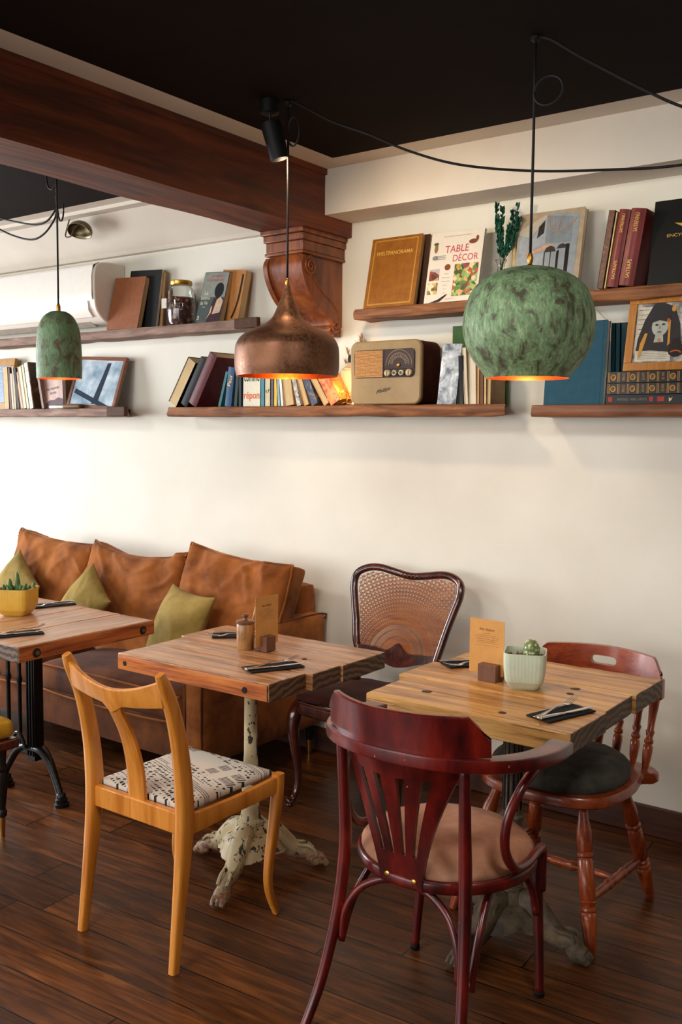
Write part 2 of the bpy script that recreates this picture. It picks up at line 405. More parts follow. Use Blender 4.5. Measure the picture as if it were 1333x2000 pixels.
def mk_floor():
    m, nt, b = newmat('dark_stained_floorboards'); setb(b, .4, 0, .0, spec=.35)
    vec = coords(nt, (1, 1, 1), (0, 0, rad(-3.4)))
    sp = N(nt, 'ShaderNodeSeparateXYZ'); nt.links.new(vec, sp.inputs[0])
    W = .138
    v = math_(nt, 'DIVIDE', sp.outputs[1], W); fr = math_(nt, 'FRACT', v); row = math_(nt, 'FLOOR', v)
    wn = N(nt, 'ShaderNodeTexWhiteNoise', noise_dimensions='1D'); nt.links.new(row, wn.inputs['W'])
    u = math_(nt, 'DIVIDE', math_(nt, 'ADD', sp.outputs[0], math_(nt, 'MULTIPLY', wn.outputs[0], 7.0)), 1.7)
    fu = math_(nt, 'FRACT', u); bi = math_(nt, 'ADD', math_(nt, 'MULTIPLY', math_(nt, 'FLOOR', u), 3.17), math_(nt, 'MULTIPLY', row, 7.31))
    wn2 = N(nt, 'ShaderNodeTexWhiteNoise', noise_dimensions='1D'); nt.links.new(bi, wn2.inputs['W'])
    gap = math_(nt, 'MAXIMUM', math_(nt, 'LESS_THAN', fr, .034), math_(nt, 'LESS_THAN', fu, .003))
    cb = N(nt, 'ShaderNodeCombineXYZ'); nt.links.new(math_(nt, 'MULTIPLY', sp.outputs[0], 1.3), cb.inputs[0]); nt.links.new(math_(nt, 'MULTIPLY', sp.outputs[1], 12.0), cb.inputs[1])
    nt.links.new(math_(nt, 'MULTIPLY', wn2.outputs[0], 50.0), cb.inputs[2])
    g = noise(nt, cb.outputs[0], 2.2, 6, .62, 1.2)
    cb2 = N(nt, 'ShaderNodeCombineXYZ'); nt.links.new(math_(nt, 'MULTIPLY', sp.outputs[0], 3.0), cb2.inputs[0]); nt.links.new(math_(nt, 'MULTIPLY', sp.outputs[1], 90.0), cb2.inputs[1])
    g2 = noise(nt, cb2.outputs[0], 2, 4, .6)
    f = math_(nt, 'ADD', math_(nt, 'MULTIPLY', g, .7), math_(nt, 'MULTIPLY', g2, .3))
    c = ramp(nt, f, [(.27, '#27120a'), (.45, '#482711'), (.57, '#643818'), (.74, '#8a5428')])
    tone = ramp(nt, wn2.outputs[0], [(0, (.62, .60, .60, 1)), (1, (1.25, 1.2, 1.12, 1))])
    c = mix(nt, 1.0, c, tone, 'MULTIPLY')
    lightgap = ramp(nt, noise(nt, coords(nt), 3.5, 4, .6), [(.54, '#070403'), (.66, '#56442f')])
    c = mix(nt, gap, c, lightgap); nt.links.new(c, b.inputs['Base Color'])
    wear = noise(nt, coords(nt), 3, 5, .6); nt.links.new(ramp(nt, wear, [(.3, .24), (.7, .48)]), b.inputs['Roughness'])
    h = math_(nt, 'SUBTRACT', math_(nt, 'MULTIPLY', f, .5), gap); bump(nt, b, h, .35, .003); return m
FLOOR = mk_floor()
def mk_multi(name, cols, sc, kind='voronoi', rough=.5):
    """blotchy multi-colour print"""
    m, nt, b = newmat(name); setb(b, rough)
    if kind == 'voronoi':
        v = N(nt, 'ShaderNodeTexVoronoi'); v.inputs['Scale'].default_value = sc; nt.links.new(coords(nt), v.inputs['Vector'])
        s = N(nt, 'ShaderNodeSeparateColor'); nt.links.new(v.outputs['Color'], s.inputs[0]); f = s.outputs[0]
        col = ramp(nt, f, [(i / len(cols), c) for i, c in enumerate(cols)], 'CONSTANT')
    else:
        f = noise(nt, coords(nt), sc, 5, .7, .5); col = ramp(nt, f, [(.3 + .4 * i / (len(cols) - 1), c) for i, c in enumerate(cols)])
    nt.links.new(col, b.inputs['Base Color']); return m
# ------------------------------------------------------------------ room shell (back wall is y=0, floor z=0)
HC = 2.707; XL, XR, YF = -7.0, 2.4, -6.6
mb = box(MB(), XL, XR, 0, .2, -.1, HC + .2); struct('wall_back', mb, PLASTER, smooth=0)
mb = box(MB(), XR, XR + .2, YF - .2, .2, -.1, HC + .2); struct('wall_right', mb, DARKW, smooth=0)
# left wall with one tall window opening, wall behind the camera with a shop-front opening
def wall_hole(mb, ax, c0, c1, a0, a1, ha, hb, hz0, hz1):
    for (u0, u1, z0, z1) in ((a0, ha, -.1, HC + .2), (hb, a1, -.1, HC + .2), (ha, hb, -.1, hz0), (ha, hb, hz1, HC + .2)):
        if ax == 'x': box(mb, c0, c1, u0, u1, z0, z1)
        else: box(mb, u0, u1, c0, c1, z0, z1)
    return mb
WL = (-3.6, -.9, .75, 2.35); WF = (-6.4, -.6, .45, 2.45)
struct('wall_left', wall_hole(MB(), 'x', XL - .2, XL, YF - .2, .2, WL[0], WL[1], WL[2], WL[3]), PLASTER, smooth=0)
struct('wall_front', wall_hole(MB(), 'y', YF - .2, YF, XL, XR, WF[0], WF[1], WF[2], WF[3]), DARKW, smooth=0)
def win(name, ax, c, u0, u1, z0, z1, n):
    mb = MB()
    def bar(a0, a1, b0, b1):
        if ax == 'x': box(mb, c - .03, c + .03, a0, a1, b0, b1)
        else: box(mb, a0, a1, c - .03, c + .03, b0, b1)
    bar(u0, u1, z0, z0 + .06); bar(u0, u1, z1 - .06, z1)
    for i in range(n + 1):
        u = u0 + (u1 - u0 - .06) * i / n; bar(u, u + .06, z0 + .06, z1 - .06)
    struct(name, mb, plain('#2a2320', .5), smooth=0)
win('window_1', 'x', XL - .1, *WL[:2], *WL[2:], 2); win('window_2', 'y', YF - .1, *WF[:2], *WF[2:], 4)
struct('floor', box(MB(), XL - .2, XR + .2, YF - .2, .2, -.12, 0), FLOOR, smooth=0)
# ceiling: dark field with a pale painted margin
mb = MB(); zt = HC + .15
def cpl(x0, x1, y0, y1, mi, z=HC): box(mb, x0, x1, y0, y1, z, zt, mi)
cpl(-2.51, XR, YF, -.332, 0); cpl(-2.644, -2.51, YF, -.332, 1); cpl(-2.91, XR, -.332, 0, 1)
cpl(XL, -2.91, YF, -.385, 0); cpl(XL, -2.91, -.385, 0, 1); cpl(-2.91, -2.644, YF, -.332, 1)
struct('ceiling', mb, [BLACKC, WHITE], smooth=0)
# boxed bulkhead right of the beam, sloped cove left of it
struct('trim_2', box(MB(), -2.644, XR, -.207, 0, 2.511, HC + .02), WHITE, smooth=0)
mb = MB(); o = [(-.30, HC + .02), (-.30, HC - .018), (-.236, HC - .018), (-.05, 2.53), (-.035, 2.512), (.02, 2.512), (.02, HC + .02)]
n = len(o); vs = [(XL, y, z) for y, z in o] + [(-2.91, y, z) for y, z in o]
mb.add(vs, [tuple(range(n)), tuple(range(n, 2 * n))] + [(i, (i + 1) % n, (i + 1) % n + n, i + n) for i in range(n)])
struct('trim_3', mb, WHITE, smooth=0)
# stained beam with a thin cleat along its top edge
bm_ = box(MB(), -2.912, -2.644, YF, 0, 2.446, HC + .01, seg=(2, 40, 3))
for i, p in enumerate(bm_.v):
    k = NZ.noise(V((p[0] * 3, p[1] * 2.5, p[2] * 6))) * .004
    bm_.v[i] = (p[0] + k, p[1], p[2] + (k if p[2] < 2.5 else 0))
beam = struct('trim_1', bm_, BEAM, smooth=30)
tag(obj('cleat', box(MB(), -2.644, -2.632, YF, -.207, 2.682, HC), BEAM, beam), kind='structure')
struct('baseboard_back', box(MB(), -7, XR, -.018, 0, 0, .117), BASEB, bevel=.004)

# ------------------------------------------------------------------ carved corbel under the beam
t = thing('carved_corbel', 'carved brown scroll bracket holding up the end of the wooden beam', 'corbel', (-2.79, 0, 2.0))
x0, x1 = -2.895, -2.685
mb = MB()
for (a, b, c, e) in ((2.425, 2.447, -.335, .018), (2.395, 2.425, -.322, .010), (2.350, 2.395, -.312, .002), (2.336, 2.350, -.318, .006)):
    box(mb, x0 - e, x1 + e, c, 0, a, b)
obj('capital', mb, CORB, t, w=True, bevel=.004)
prof = [(-.300, 2.336), (-.315, 2.30), (-.310, 2.26), (-.290, 2.215), (-.250, 2.165), (-.200, 2.125), (-.150, 2.10), (-.108, 2.078), (-.092, 2.055), (-.092, 2.04)]
prof = cr(prof, 4)
def yzprism(mb, o, xa, xb):
    n = len(o); vs = [(xa, y, z) for y, z in o] + [(xb, y, z) for y, z in o]
    return mb.add(vs, [tuple(range(n)), tuple(range(n, 2 * n))] + [(i, (i + 1) % n, (i + 1) % n + n, i + n) for i in range(n)])
mb = yzprism(MB(), prof + [(.003, 2.04), (.003, 2.336)], x0 + .018, x1 - .012)
box(mb, x0 + .02, x1 - .02, -.055, 0, 1.995, 2.04)
obj('body', mb, CORB, t, w=True, smooth=30)
def spiral(mb, cy, cz, r0, turns, x, sgn=1, a0=90, rad_=.006):
    pts = []
    for i in range(int(turns * 14) + 1):
        a = rad(a0) + sgn * 2 * pi * i / 14; r = r0 * (1 - i / (turns * 14 + 2)); pts.append((x, cy + r * cos(a), cz + r * sin(a)))
    return sweep(mb, pts, rad_, rad_, (1, 0, 0), 8, 2, 2)
for side, x in (('r', x1 - .006), ('l', x0 + .006)):
    mb = MB()
    outer = cr([(-.306, 2.33), (-.325, 2.30), (-.322, 2.26), (-.300, 2.21), (-.258, 2.155), (-.205, 2.113), (-.150, 2.088), (-.105, 2.068), (-.085, 2.04)], 3)
    inner = cr([(-.245, 2.325), (-.262, 2.29), (-.262, 2.25), (-.235, 2.225), (-.20, 2.20), (-.16, 2.17), (-.11, 2.15), (-.065, 2.11), (-.045, 2.04)], 3)
    yzprism(mb, outer + inner[::-1], x - .012, x + .012)
    spiral(mb, -.262, 2.285, .042, 2.2, x + (.013 if side == 'r' else -.013))
    spiral(mb, -.072, 2.04, .028, 1.8, x + (.013 if side == 'r' else -.013), a0=180)
    sweep(mb, [(x + .012, y, z) for y, z in [(-.245, 2.25), (-.225, 2.222), (-.19, 2.195), (-.15, 2.168), (-.10, 2.145), (-.06, 2.105)]], .006, .005, (1, 0, 0), 8, 2, 3)
    obj('scroll', mb, CORB, t, w=True, smooth=40)
mb = lathe(MB(), [(0, .022), (.01, .028), (.19, .028), (.2, .022)], (x0 + .008, -.075, 2.022), (x1 - .008, -.075, 2.022), 18)
obj('bottom_roll', mb, CORB, t, w=True)

# ------------------------------------------------------------------ pendants
def hang(name, label, xy, prof_out, prof_in, mout, min_, zcap, zshade_top, ferr, swag, loop, group, bulb_z, bulb_r, watt):
    x, y = xy
    t = thing(name, label, 'pendant lamp', (x, y, HC), 0, group)
    mb = MB(); tube(mb, [(x, y, HC - .002), (x + .001, y, (HC + zcap) / 2), (x, y, zcap)], .0042, 8, 2)
    tube(mb, loop, .0036, 8, 5)
    obj('cord', mb, CORD, t, w=True, smooth=180)
    if swag:
        mb = MB()
        for s in swag: tube(mb, s, .0042, 8, 8)
        obj('ceiling_cord', mb, CORD, t, w=True, smooth=180)
    mb = lathe(MB(), [(0, .006), (.002, .014), (.012, .014), (.02, .005)], (x, y, HC), (x, y, HC - .02), 12); obj('ceiling_hook', mb, CORD, t, w=True)
    mb = lathe(MB(), ferr, (x, y, zshade_top - .004), (x, y, zcap), 14); obj('ferrule', mb, BRASS, t, w=True)
    n = 64; mb = MB()
    def ring(pf, mi):
        vs = [(x + r * cos(2 * pi * i / n), y + r * sin(2 * pi * i / n), z) for z, r in pf for i in range(n)]
        mb.add(vs, [(j * n + i, j * n + (i + 1) % n, (j + 1) * n + (i + 1) % n, (j + 1) * n + i) for j in range(len(pf) - 1) for i in range(n)], mi)
    po = cr(prof_out, 6); pi_ = cr(prof_in, 6)
    ring(po, 0); sh = obj('shade', mb, mout, t, w=True, smooth=180)
    mb = MB(); ring(pi_, 0); ring([po[-1], pi_[-1]], 0); obj('shade_lining', mb, min_, sh, w=True, smooth=180)
    em, nt, b = newmat('warm_bulb'); setb(b, .4, emis='#ffb066', es=6)
    mb = lathe(MB(), [(0, .004), (.01, .012), (.03, .013), (.045, bulb_r * .8), (.065, bulb_r), (.085, bulb_r * .8), (.10, .002)], (x, y, bulb_z + .1), (x, y, bulb_z), 16)
    obj('bulb', mb, em, t, w=True)
    l = bpy.data.lights.new('pendant_bulb_light', 'POINT'); l.energy = watt; l.color = (1, .55, .22); l.shadow_soft_size = .03
    lo = bpy.data.objects.new('pendant_bulb_light', l); COL.objects.link(lo); lo.location = (x, y, bulb_z - .025)
    return t
def ringloop(x, y, z, r, dx=1, flat=.9):
    return [(x + dx * (r - r * cos(2 * pi * i / 12)), y - .004 * i / 12, z + r * flat * sin(2 * pi * i / 12)) for i in range(13)]
GRP = 'pendant lamps over the tables'
hang('pendant_lamp', 'round green verdigris globe pendant lamp above the blond wood table', (-1.271, -1.004),
     [(2.048, .012), (2.046, .05), (2.030, .105), (1.995, .157), (1.945, .184), (1.885, .195), (1.825, .186), (1.775, .162), (1.742, .136), (1.722, .123)],
     [(2.042, .010), (2.040, .05), (2.023, .102), (1.990, .153), (1.943, .180), (1.885, .191), (1.827, .182), (1.778, .158), (1.744, .132), (1.722, .120)],
     VERD, INNER, 2.088, 2.048, [(0, .010), (.006, .012), (.012, .006), (.02, .009), (.03, .009), (.04, .006)],
     [[(-1.271, -1.004, HC - .004), (-1.228, -1.0, 2.690), (-1.154, -.97, 2.638), (-1.061, -.93, 2.578), (-.974, -.90, 2.523), (-.888, -.86, 2.476), (-.75, -.82, 2.42), (-.5, -.75, 2.37)]],
     ringloop(-1.271, -1.004, 2.545, .045), None, 1.86, .03, 5.0)
hang('pendant_lamp', 'brown aged copper pendant lamp with a long funnel neck above the middle table', (-2.218, -.982),
     [(2.074, .009), (2.04, .018), (2.008, .032), (1.962, .053), (1.935, .085), (1.915, .130), (1.894, .163), (1.87, .180), (1.845, .186), (1.79, .187), (1.753, .181)],
     [(2.060, .006), (2.035, .014), (2.003, .028), (1.957, .049), (1.930, .082), (1.910, .127), (1.890, .159), (1.868, .176), (1.845, .182), (1.79, .183), (1.753, .178)],
     COPPER, INNERC, 2.098, 2.068, [(0, .008), (.006, .009), (.01, .006), (.018, .008), (.026, .008), (.03, .005)],
     [[(-2.218, -.982, HC - .006), (-2.20, -.98, HC - .004), (-2.162, -.975, 2.683), (-2.047, -.95, 2.616), (-1.918, -.92, 2.56), (-1.791, -.86, 2.498), (-1.628, -.80, 2.442), (-1.407, -.72, 2.407), (-1.156, -.66, 2.387), (-.957, -.62, 2.38), (-.6, -.56, 2.40)]],
     ringloop(-2.218, -.982, 2.60, .026, 1, 1.9), None, 1.80, .028, 4.0)
hang('pendant_lamp', 'small dome shaped green patinated pendant lamp left of the beam', (-3.480, -1.0),
     [(2.064, .012), (2.060, .035), (2.040, .062), (2.00, .083), (1.95, .092), (1.88, .096), (1.82, .096), (1.775, .095)],
     [(2.060, .010), (2.056, .033), (2.036, .060), (1.997, .080), (1.949, .089), (1.88, .093), (1.82, .093), (1.775, .092)],
     VERD2, INNER, 2.095, 2.062, [(0, .010), (.02, .010), (.03, .006)],
     [[(-3.48, -1.0, 2.50), (-3.54, -1.0, 2.455), (-3.62, -1.0, 2.445), (-3.75, -1.0, 2.47), (-3.95, -1.0, 2.52)],
      [(-3.48, -1.0, 2.49), (-3.50, -1.0, 2.45), (-3.57, -1.0, 2.40), (-3.66, -1.0, 2.385), (-3.8, -1.0, 2.42), (-3.95, -1.0, 2.48)],
      [(-3.48, -1.0, 2.60), (-3.51, -1.0, 2.58), (-3.54, -1.0, 2.60), (-3.55, -1.0, 2.66), (-3.55, -1.0, 2.70)]],
     [(-3.48, -1.0, 2.62), (-3.486, -1.0, 2.55), (-3.47, -1.0, 2.47), (-3.462, -1.0, 2.445), (-3.445, -1.0, 2.445), (-3.435, -1.0, 2.48), (-3.438, -1.0, 2.51)], None, 1.86, .024, 2.5)

# ceiling spotlight
t = thing('ceiling_spotlight', 'small black cylindrical spotlight fixed to the dark ceiling beside the beam', 'spotlight', (-2.262, -1.03, HC))
obj('mount', lathe(MB(), [(0, .030), (.002, .033), (.045, .033), (.048, .028)], (-2.262, -1.03, HC), (-2.262, -1.03, HC - .048), 24), BLACKP, t, w=True)
obj('joint', lathe(MB(), [(0, .006), (.03, .006), (.035, .010), (.05, .010)], (-2.262, -1.03, HC - .045), (-2.255, -1.03, HC - .10), 12), STEEL, t, w=True)
hd = obj('head', lathe(MB(), [(0, .028), (.002, .034), (.012, .034), (.012, .037), (.125, .033), (.125, .029), (.10, .027)], (-2.258, -1.03, HC - .075), (-2.235, -1.005, HC - .20), 28, cap=False), BLACKP, t, w=True)
obj('head_cap', lathe(MB(), [(0, .030), (.004, .030)], (-2.2565, -1.0295, HC - .083), (-2.256, -1.029, HC - .087), 24), plain('#8a8272', .5), hd, w=True)
em, nt, b = newmat('spot_lens'); setb(b, .3, emis='#ffdcae', es=6)
obj('lens', lathe(MB(), [(0, .025), (.002, .025)], (-2.239, -1.009, HC - .178), (-2.2385, -1.0085, HC - .180), 20), em, hd, w=True)

# small metal-hooded lamp hanging at the cove
t = thing('hooded_lamp', 'small tarnished hood lamp with bent wire on the pale cove left of the beam', 'lamp', (-4.24, -.26, 2.6))
mb = MB(); n1, n2 = 14, 8; R_ = .082
for i in range(n1 + 1):
    for j in range(n2 + 1):
        a = pi * i / n1; b_ = pi * (j / n2 - .15) * .9
        mb.v.append((-4.235 + R_ * cos(a), -.28 + R_ * sin(a) * cos(b_) * .7, 2.600 + R_ * sin(a) * sin(b_) * .75))
for i in range(n1):
    for j in range(n2):
        k = i * (n2 + 1) + j; mb.f.append((k, k + 1, k + n2 + 2, k + n2 + 1)); mb.m.append(0)
obj('hood', mb, metalmat('tarnished_bronze', '#4a4430', .35, col2='#7a6f4e', sc=20, metal=.7), t, w=True, smooth=180, solid=.003)
obj('wire_bracket', tube(MB(), [(-4.36, -.24, 2.70), (-4.355, -.27, 2.62), (-4.345, -.28, 2.590), (-4.30, -.28, 2.590), (-4.285, -.27, 2.63), (-4.24, -.26, 2.655)], .004, 6, 4), plain('#6a5540', .5), t, w=True)

# ------------------------------------------------------------------ air conditioner above the left shelf
t = thing('air_conditioner', 'white wall mounted air conditioner with glossy front above the upper left shelf', 'air conditioner', (-4.9, 0, 2.13))
ACW = plain('#e9dfd2', .35, var=.02); ACG = plain('#f1e9de', .12, coat=.6, var=.02)
xa, xb = -5.60, -4.195
o = [(0, 2.46), (-.10, 2.465), (-.175, 2.455), (-.205, 2.43), (-.215, 2.38), (-.215, 2.27), (-.20, 2.20), (-.15, 2.15), (-.10, 2.135), (0, 2.135)]
obj('body', yzprism(MB(), cr(o, 3), xa, xb), ACW, t, w=True, bevel=.006)
o = [(-.19, 2.45), (-.215, 2.435), (-.226, 2.38), (-.226, 2.28), (-.222, 2.255), (-.21, 2.255), (-.21, 2.44)]
obj('front_panel', yzprism(MB(), o, xa - .004, xb - .012), ACG, t, w=True, bevel=.004)
o = [(-.222, 2.25), (-.216, 2.20), (-.185, 2.165), (-.18, 2.17), (-.205, 2.205), (-.21, 2.25)]
obj('louver_flap', yzprism(MB(), o, xa - .002, xb - .05), ACG, t, w=True, bevel=.002)
o = [(-.15, 2.148), (-.10, 2.125), (-.09, 2.13), (-.14, 2.155)]
obj('air_outlet', yzprism(MB(), o, xa + .03, xb - .12), plain('#b8ad9f', .5), t, w=True)

# ------------------------------------------------------------------ camera
cam = bpy.data.cameras.new('camera'); co = bpy.data.objects.new('camera', cam); COL.objects.link(co); SC.camera = co
cam.sensor_fit = 'VERTICAL'; cam.sensor_height = 36; cam.sensor_width = 24; cam.lens = 1883.3 / 2000 * 36; cam.clip_start = .05
yaw, pit, rol = rad(-36.266), rad(4.7956), rad(.532)
f = V((sin(yaw) * cos(pit), cos(yaw) * cos(pit), -sin(pit))); r = f.cross(V((0, 0, 1))).normalized(); u = r.cross(f)
r2 = r * cos(rol) + u * sin(rol); u2 = -r * sin(rol) + u * cos(rol)
m = MX((r2, u2, -f)).transposed().to_4x4(); m.translation = (0, -3.67, 1.56); co.matrix_world = m

# ------------------------------------------------------------------ light
def area(name, loc, tgt, sx, sy, w, col):
    l = bpy.data.lights.new(name, 'AREA'); l.shape = 'RECTANGLE'; l.size = sx; l.size_y = sy; l.energy = w; l.color = col
    o = bpy.data.objects.new(name, l); COL.objects.link(o); o.location = loc
    d = V(tgt) - V(loc); o.rotation_euler = d.to_track_quat('-Z', 'Y').to_euler(); return o
area('daylight_left_window', (XL - .22, (WL[0] + WL[1]) / 2, 1.6), (XL + 3, (WL[0] + WL[1]) / 2, -.2), 2.6, 1.6, 265, (.92, .96, 1))
area('daylight_shop_front', ((WF[0] + WF[1]) / 2, YF - .25, 1.5), ((WF[0] + WF[1]) / 2 , YF + 3, -.3), 5.7, 2.0, 165, (1, .985, .955))
l = bpy.data.lights.new('spotlight_beam', 'SPOT'); l.energy = 34; l.color = (1, .78, .52); l.spot_size = rad(125); l.spot_blend = .6; l.shadow_soft_size = .06
so = bpy.data.objects.new('spotlight_beam', l); COL.objects.link(so); so.location = (-2.243, -1.014, HC - .186)
so.rotation_euler = (V((-1.95, 0, 1.75)) - V(so.location)).to_track_quat('-Z', 'Y').to_euler()
for k, (p, q, e) in enumerate((((-3.9, -2.7, 2.66), (-3.6, -.6, .8), 80), ((-1.9, -3.0, 2.66), (-1.9, -.8, .6), 90), ((.1, -2.6, 2.66), (-.9, -.6, .8), 100), ((-2.9, -1.9, 2.66), (-3.1, -1.2, .5), 16))):  # unseen fill spots without fixtures, added for light from above
    l = bpy.data.lights.new('added_fill_spot', 'SPOT'); l.energy = e; l.color = (1, .97, .92); l.spot_size = rad(105); l.spot_blend = .7; l.shadow_soft_size = .22
    o = bpy.data.objects.new('added_fill_spot', l); COL.objects.link(o); o.location = p; o.rotation_euler = (V(q) - V(p)).to_track_quat('-Z', 'Y').to_euler()
w = bpy.data.worlds.new('world'); SC.world = w; w.use_nodes = True
w.node_tree.nodes['Background'].inputs[0].default_value = (.85, .92, 1, 1); w.node_tree.nodes['Background'].inputs[1].default_value = .8
SC.view_settings.view_transform = 'Standard'; SC.view_settings.look = 'None'; SC.view_settings.exposure = 0.10; SC.view_settings.gamma = 1
# ------------------------------------------------------------------ soft shapes
def sgnp(v, e): return math.copysign(abs(v) ** e, v)
def cushion(mb, w, h, t, edge=.5, puff=.5, pinch=0.0, n=28, wr=.008, wf=5, seed=0, aniso=(1, 1), sag=0, lean=0, corner=3.0, mat=None, folds=None, mi=0):
    """pillow standing in XZ (centre at origin), thickness along Y. edge: part of t kept at rim. pinch pulls the sides in (pointed corners)"""
    st = len(mb.v)
    def pt(i, j, s):
        u = -1 + 2 * i / n; v = -1 + 2 * j / n
        uu = sin(u * pi / 2) * .35 + u * .65; vv = sin(v * pi / 2) * .35 + v * .65
        rim_u = (1 - abs(uu) ** corner); rim_v = (1 - abs(vv) ** corner)
        bul = max(0, rim_u * rim_v) ** puff
        th = t / 2 * (edge + (1 - edge) * bul)
        x = uu * w / 2 * (1 - pinch * (1 - vv * vv)); z = vv * h / 2 * (1 - pinch * (1 - uu * uu))
        if sag and vv > 0: z -= sag * h * (1 - uu * uu) * vv
        q = V((x * aniso[0] * wf + seed, z * aniso[1] * wf, s * 3 + seed * 1.7)); d = (NZ.noise(q) * .65 + NZ.noise(q * 2.3) * .35) * wr * 2
        if folds:
            for (fa, fs, fd) in folds:
                c = uu * cos(rad(fa)) + vv * sin(rad(fa)); d += fd * max(0, sin(c * fs * pi + 5 * NZ.noise(V((uu * 1.1, vv * 1.1, seed + fa))))) ** 4 * max(0, NZ.noise(V((uu * 1.4 + fa, vv * 1.4, seed))) * 2.2 + .35) * (.25 + .75 * max(abs(vv), abs(uu)))
        return (x, s * (th + d * (bul if edge < .2 else 1)) , z)
    for s in (-1, 1):
        o = len(mb.v)
        for j in range(n + 1):
            for i in range(n + 1): mb.v.append(pt(i, j, s))
        for j in range(n):
            for i in range(n):
                k = o + j * (n + 1) + i; mb.f.append((k, k + 1, k + n + 2, k + n + 1)); mb.m.append(mi)
    a = st; b = st + (n + 1) ** 2
    rim = [i for i in range(n)] + [j * (n + 1) + n for j in range(n)] + [n * (n + 1) + i for i in range(n, 0, -1)] + [j * (n + 1) for j in range(n, 0, -1)]
    m = len(rim)
    for k in range(m):
        p, q = rim[k], rim[(k + 1) % m]; mb.f.append((a + p, a + q, b + q, b + p)); mb.m.append(mi)
    front = [mb.v[a + i] for i in rim]
    if mat is not None: mb.xf(mat, st); front = [tuple(mat @ V(p)) for p in front]
    return front
def rbox(mb, x0, x1, y0, y1, z0, z1, r=.03, n=(10, 10, 6), wr=.004, seed=0, bulge=(0, 0, 0)):
    """rounded upholstered block with slightly uneven faces"""
    st = len(mb.v); box(mb, -1, 1, -1, 1, -1, 1, seg=n)
    c = V(((x0 + x1) / 2, (y0 + y1) / 2, (z0 + z1) / 2)); hh = V(((x1 - x0) / 2, (y1 - y0) / 2, (z1 - z0) / 2))
    for i in range(st, len(mb.v)):
        p = V(mb.v[i]); q = V((p.x * hh.x, p.y * hh.y, p.z * hh.z)); inner = V([max(-(h - r), min(h - r, a)) for a, h in zip(q, hh)])
        d = q - inner
        if d.length > 1e-9: q = inner + d.normalized() * r
        for k in range(3):
            if bulge[k]:
                o = [j for j in range(3) if j != k]
                q[k] += bulge[k] * p[k] * (1 - p[o[0]] ** 2) * (1 - p[o[1]] ** 2)
        nz = NZ.noise(V((q.x * 4 + seed, q.y * 4, q.z * 4))) * wr
        q += q.normalized() * nz; mb.v[i] = tuple(c + q)
    return mb

# ------------------------------------------------------------------ sofa
SX0, SX1, SYF, SYB = -4.99, -2.755, -.862, -.035
t = thing('sofa', 'long tan brown suede sofa with three sagging back cushions against the white wall', 'sofa', (-3.87, -.45, 0))
AW = .118
mb = rbox(MB(), SX0 + .01, SX1 - .004, SYF + .004, SYB, .155, .33, .02, (24, 10, 4), .004)
obj('base', mb, SUEDE_SHADED, t, w=True, smooth=60)
for k, (xa, xb) in enumerate(((SX0, SX0 + AW), (SX1 - AW, SX1))):
    mb = rbox(MB(), xa, xb, SYF, SYB + .01, .155, .695, .026, (5, 18, 12), .006, seed=k * 3, bulge=(.006, .004, .006))
    a = obj('arm', mb, SUEDE, t, w=True, smooth=70)
    mb = MB()
    for x in (xa + .012, xb - .012): tube(mb, [(x, SYF - .001, .17), (x, SYF - .003, .40), (x, SYF - .002, .67), (x, SYF + .018, .690), (x, -.45, .694), (x, SYB - .01, .690), (x, SYB + .008, .66)], .0045, 6, 3)
    obj('piping', mb, SUEDE_SHADED, a, w=True, smooth=180)
mb = rbox(MB(), SX0 + .06, SX1 - .055, -.175, SYB + .012, .33, .835, .035, (24, 4, 8), .005, seed=9)
obj('back_frame', mb, SUEDE, t, w=True, smooth=70)
ix0, ix1 = SX0 + AW, SX1 - AW; xm = (ix0 + ix1) / 2
for k, (xa, xb) in enumerate(((ix0, xm), (xm, ix1))):
    mb = rbox(MB(), xa + .004, xb - .004, SYF - .012, -.20, .315, .452, .05, (18, 14, 6), .012, seed=20 + k * 5, bulge=(0, .012, .022))
    s = obj('seat_cushion', mb, SUEDE_SHADED, t, w=True, smooth=80)
    mb = MB(); tube(mb, [(xa + .02, SYF + .0, .440), (xa + .2, SYF - .014, .449), ((xa + xb) / 2, SYF - .018, .452), (xb - .2, SYF - .014, .447), (xb - .02, SYF + .0, .436)], .005, 6, 5)
    tube(mb, [(xa + .02, SYF + .0, .325), (xa + .2, SYF - .014, .318), ((xa + xb) / 2, SYF - .018, .315), (xb - .2, SYF - .014, .318), (xb - .02, SYF + .0, .325)], .005, 6, 5)
    obj('piping', mb, SUEDE, s, w=True, smooth=180)
cdat = [(-4.455, .66, .60, -.32, .660, 14, 4, .03, 6), (-3.76, .715, .585, -.33, .665, 15, 1, .09, 9), (-3.085, .64, .61, -.335, .672, 16, 5, .03, 13)]
for k, (cx, w_, h_, cy, cz, tilt, roll, sag, seed) in enumerate(cdat):
    mb = MB(); mat = T(cx, cy, cz) @ RY(roll) @ RX(-tilt)
    fr = cushion(mb, w_, h_, .225, .42, .42, .015, 40, .017, 4.5, seed, (1.5, .8), sag, mat=mat, corner=4.5, folds=[(40, 6.5, .022), (128, 5, .016)])
    c = obj('back_cushion', mb, SUEDE, t, w=True, smooth=180, subd=1)
    m2 = MB(); tube(m2, fr[::2], .0055, 6, 2, closed=True)
    obj('piping', m2, SUEDE, c, w=True, smooth=180)
for (x, y) in ((SX1 - .06, -.075), (SX1 - .07, SYF + .07), (SX0 + .06, -.075), (SX0 + .07, SYF + .07)):
    lg = obj('leg', lathe(MB(), [(0, .0165), (.09, .022)], (x, y, .072), (x, y, .158), 14), BLACKP, t, w=True)
    obj('foot_cap', lathe(MB(), [(0, .012), (.075, .0165)], (x, y, 0), (x, y, .075), 14), BRASS, lg, w=True)
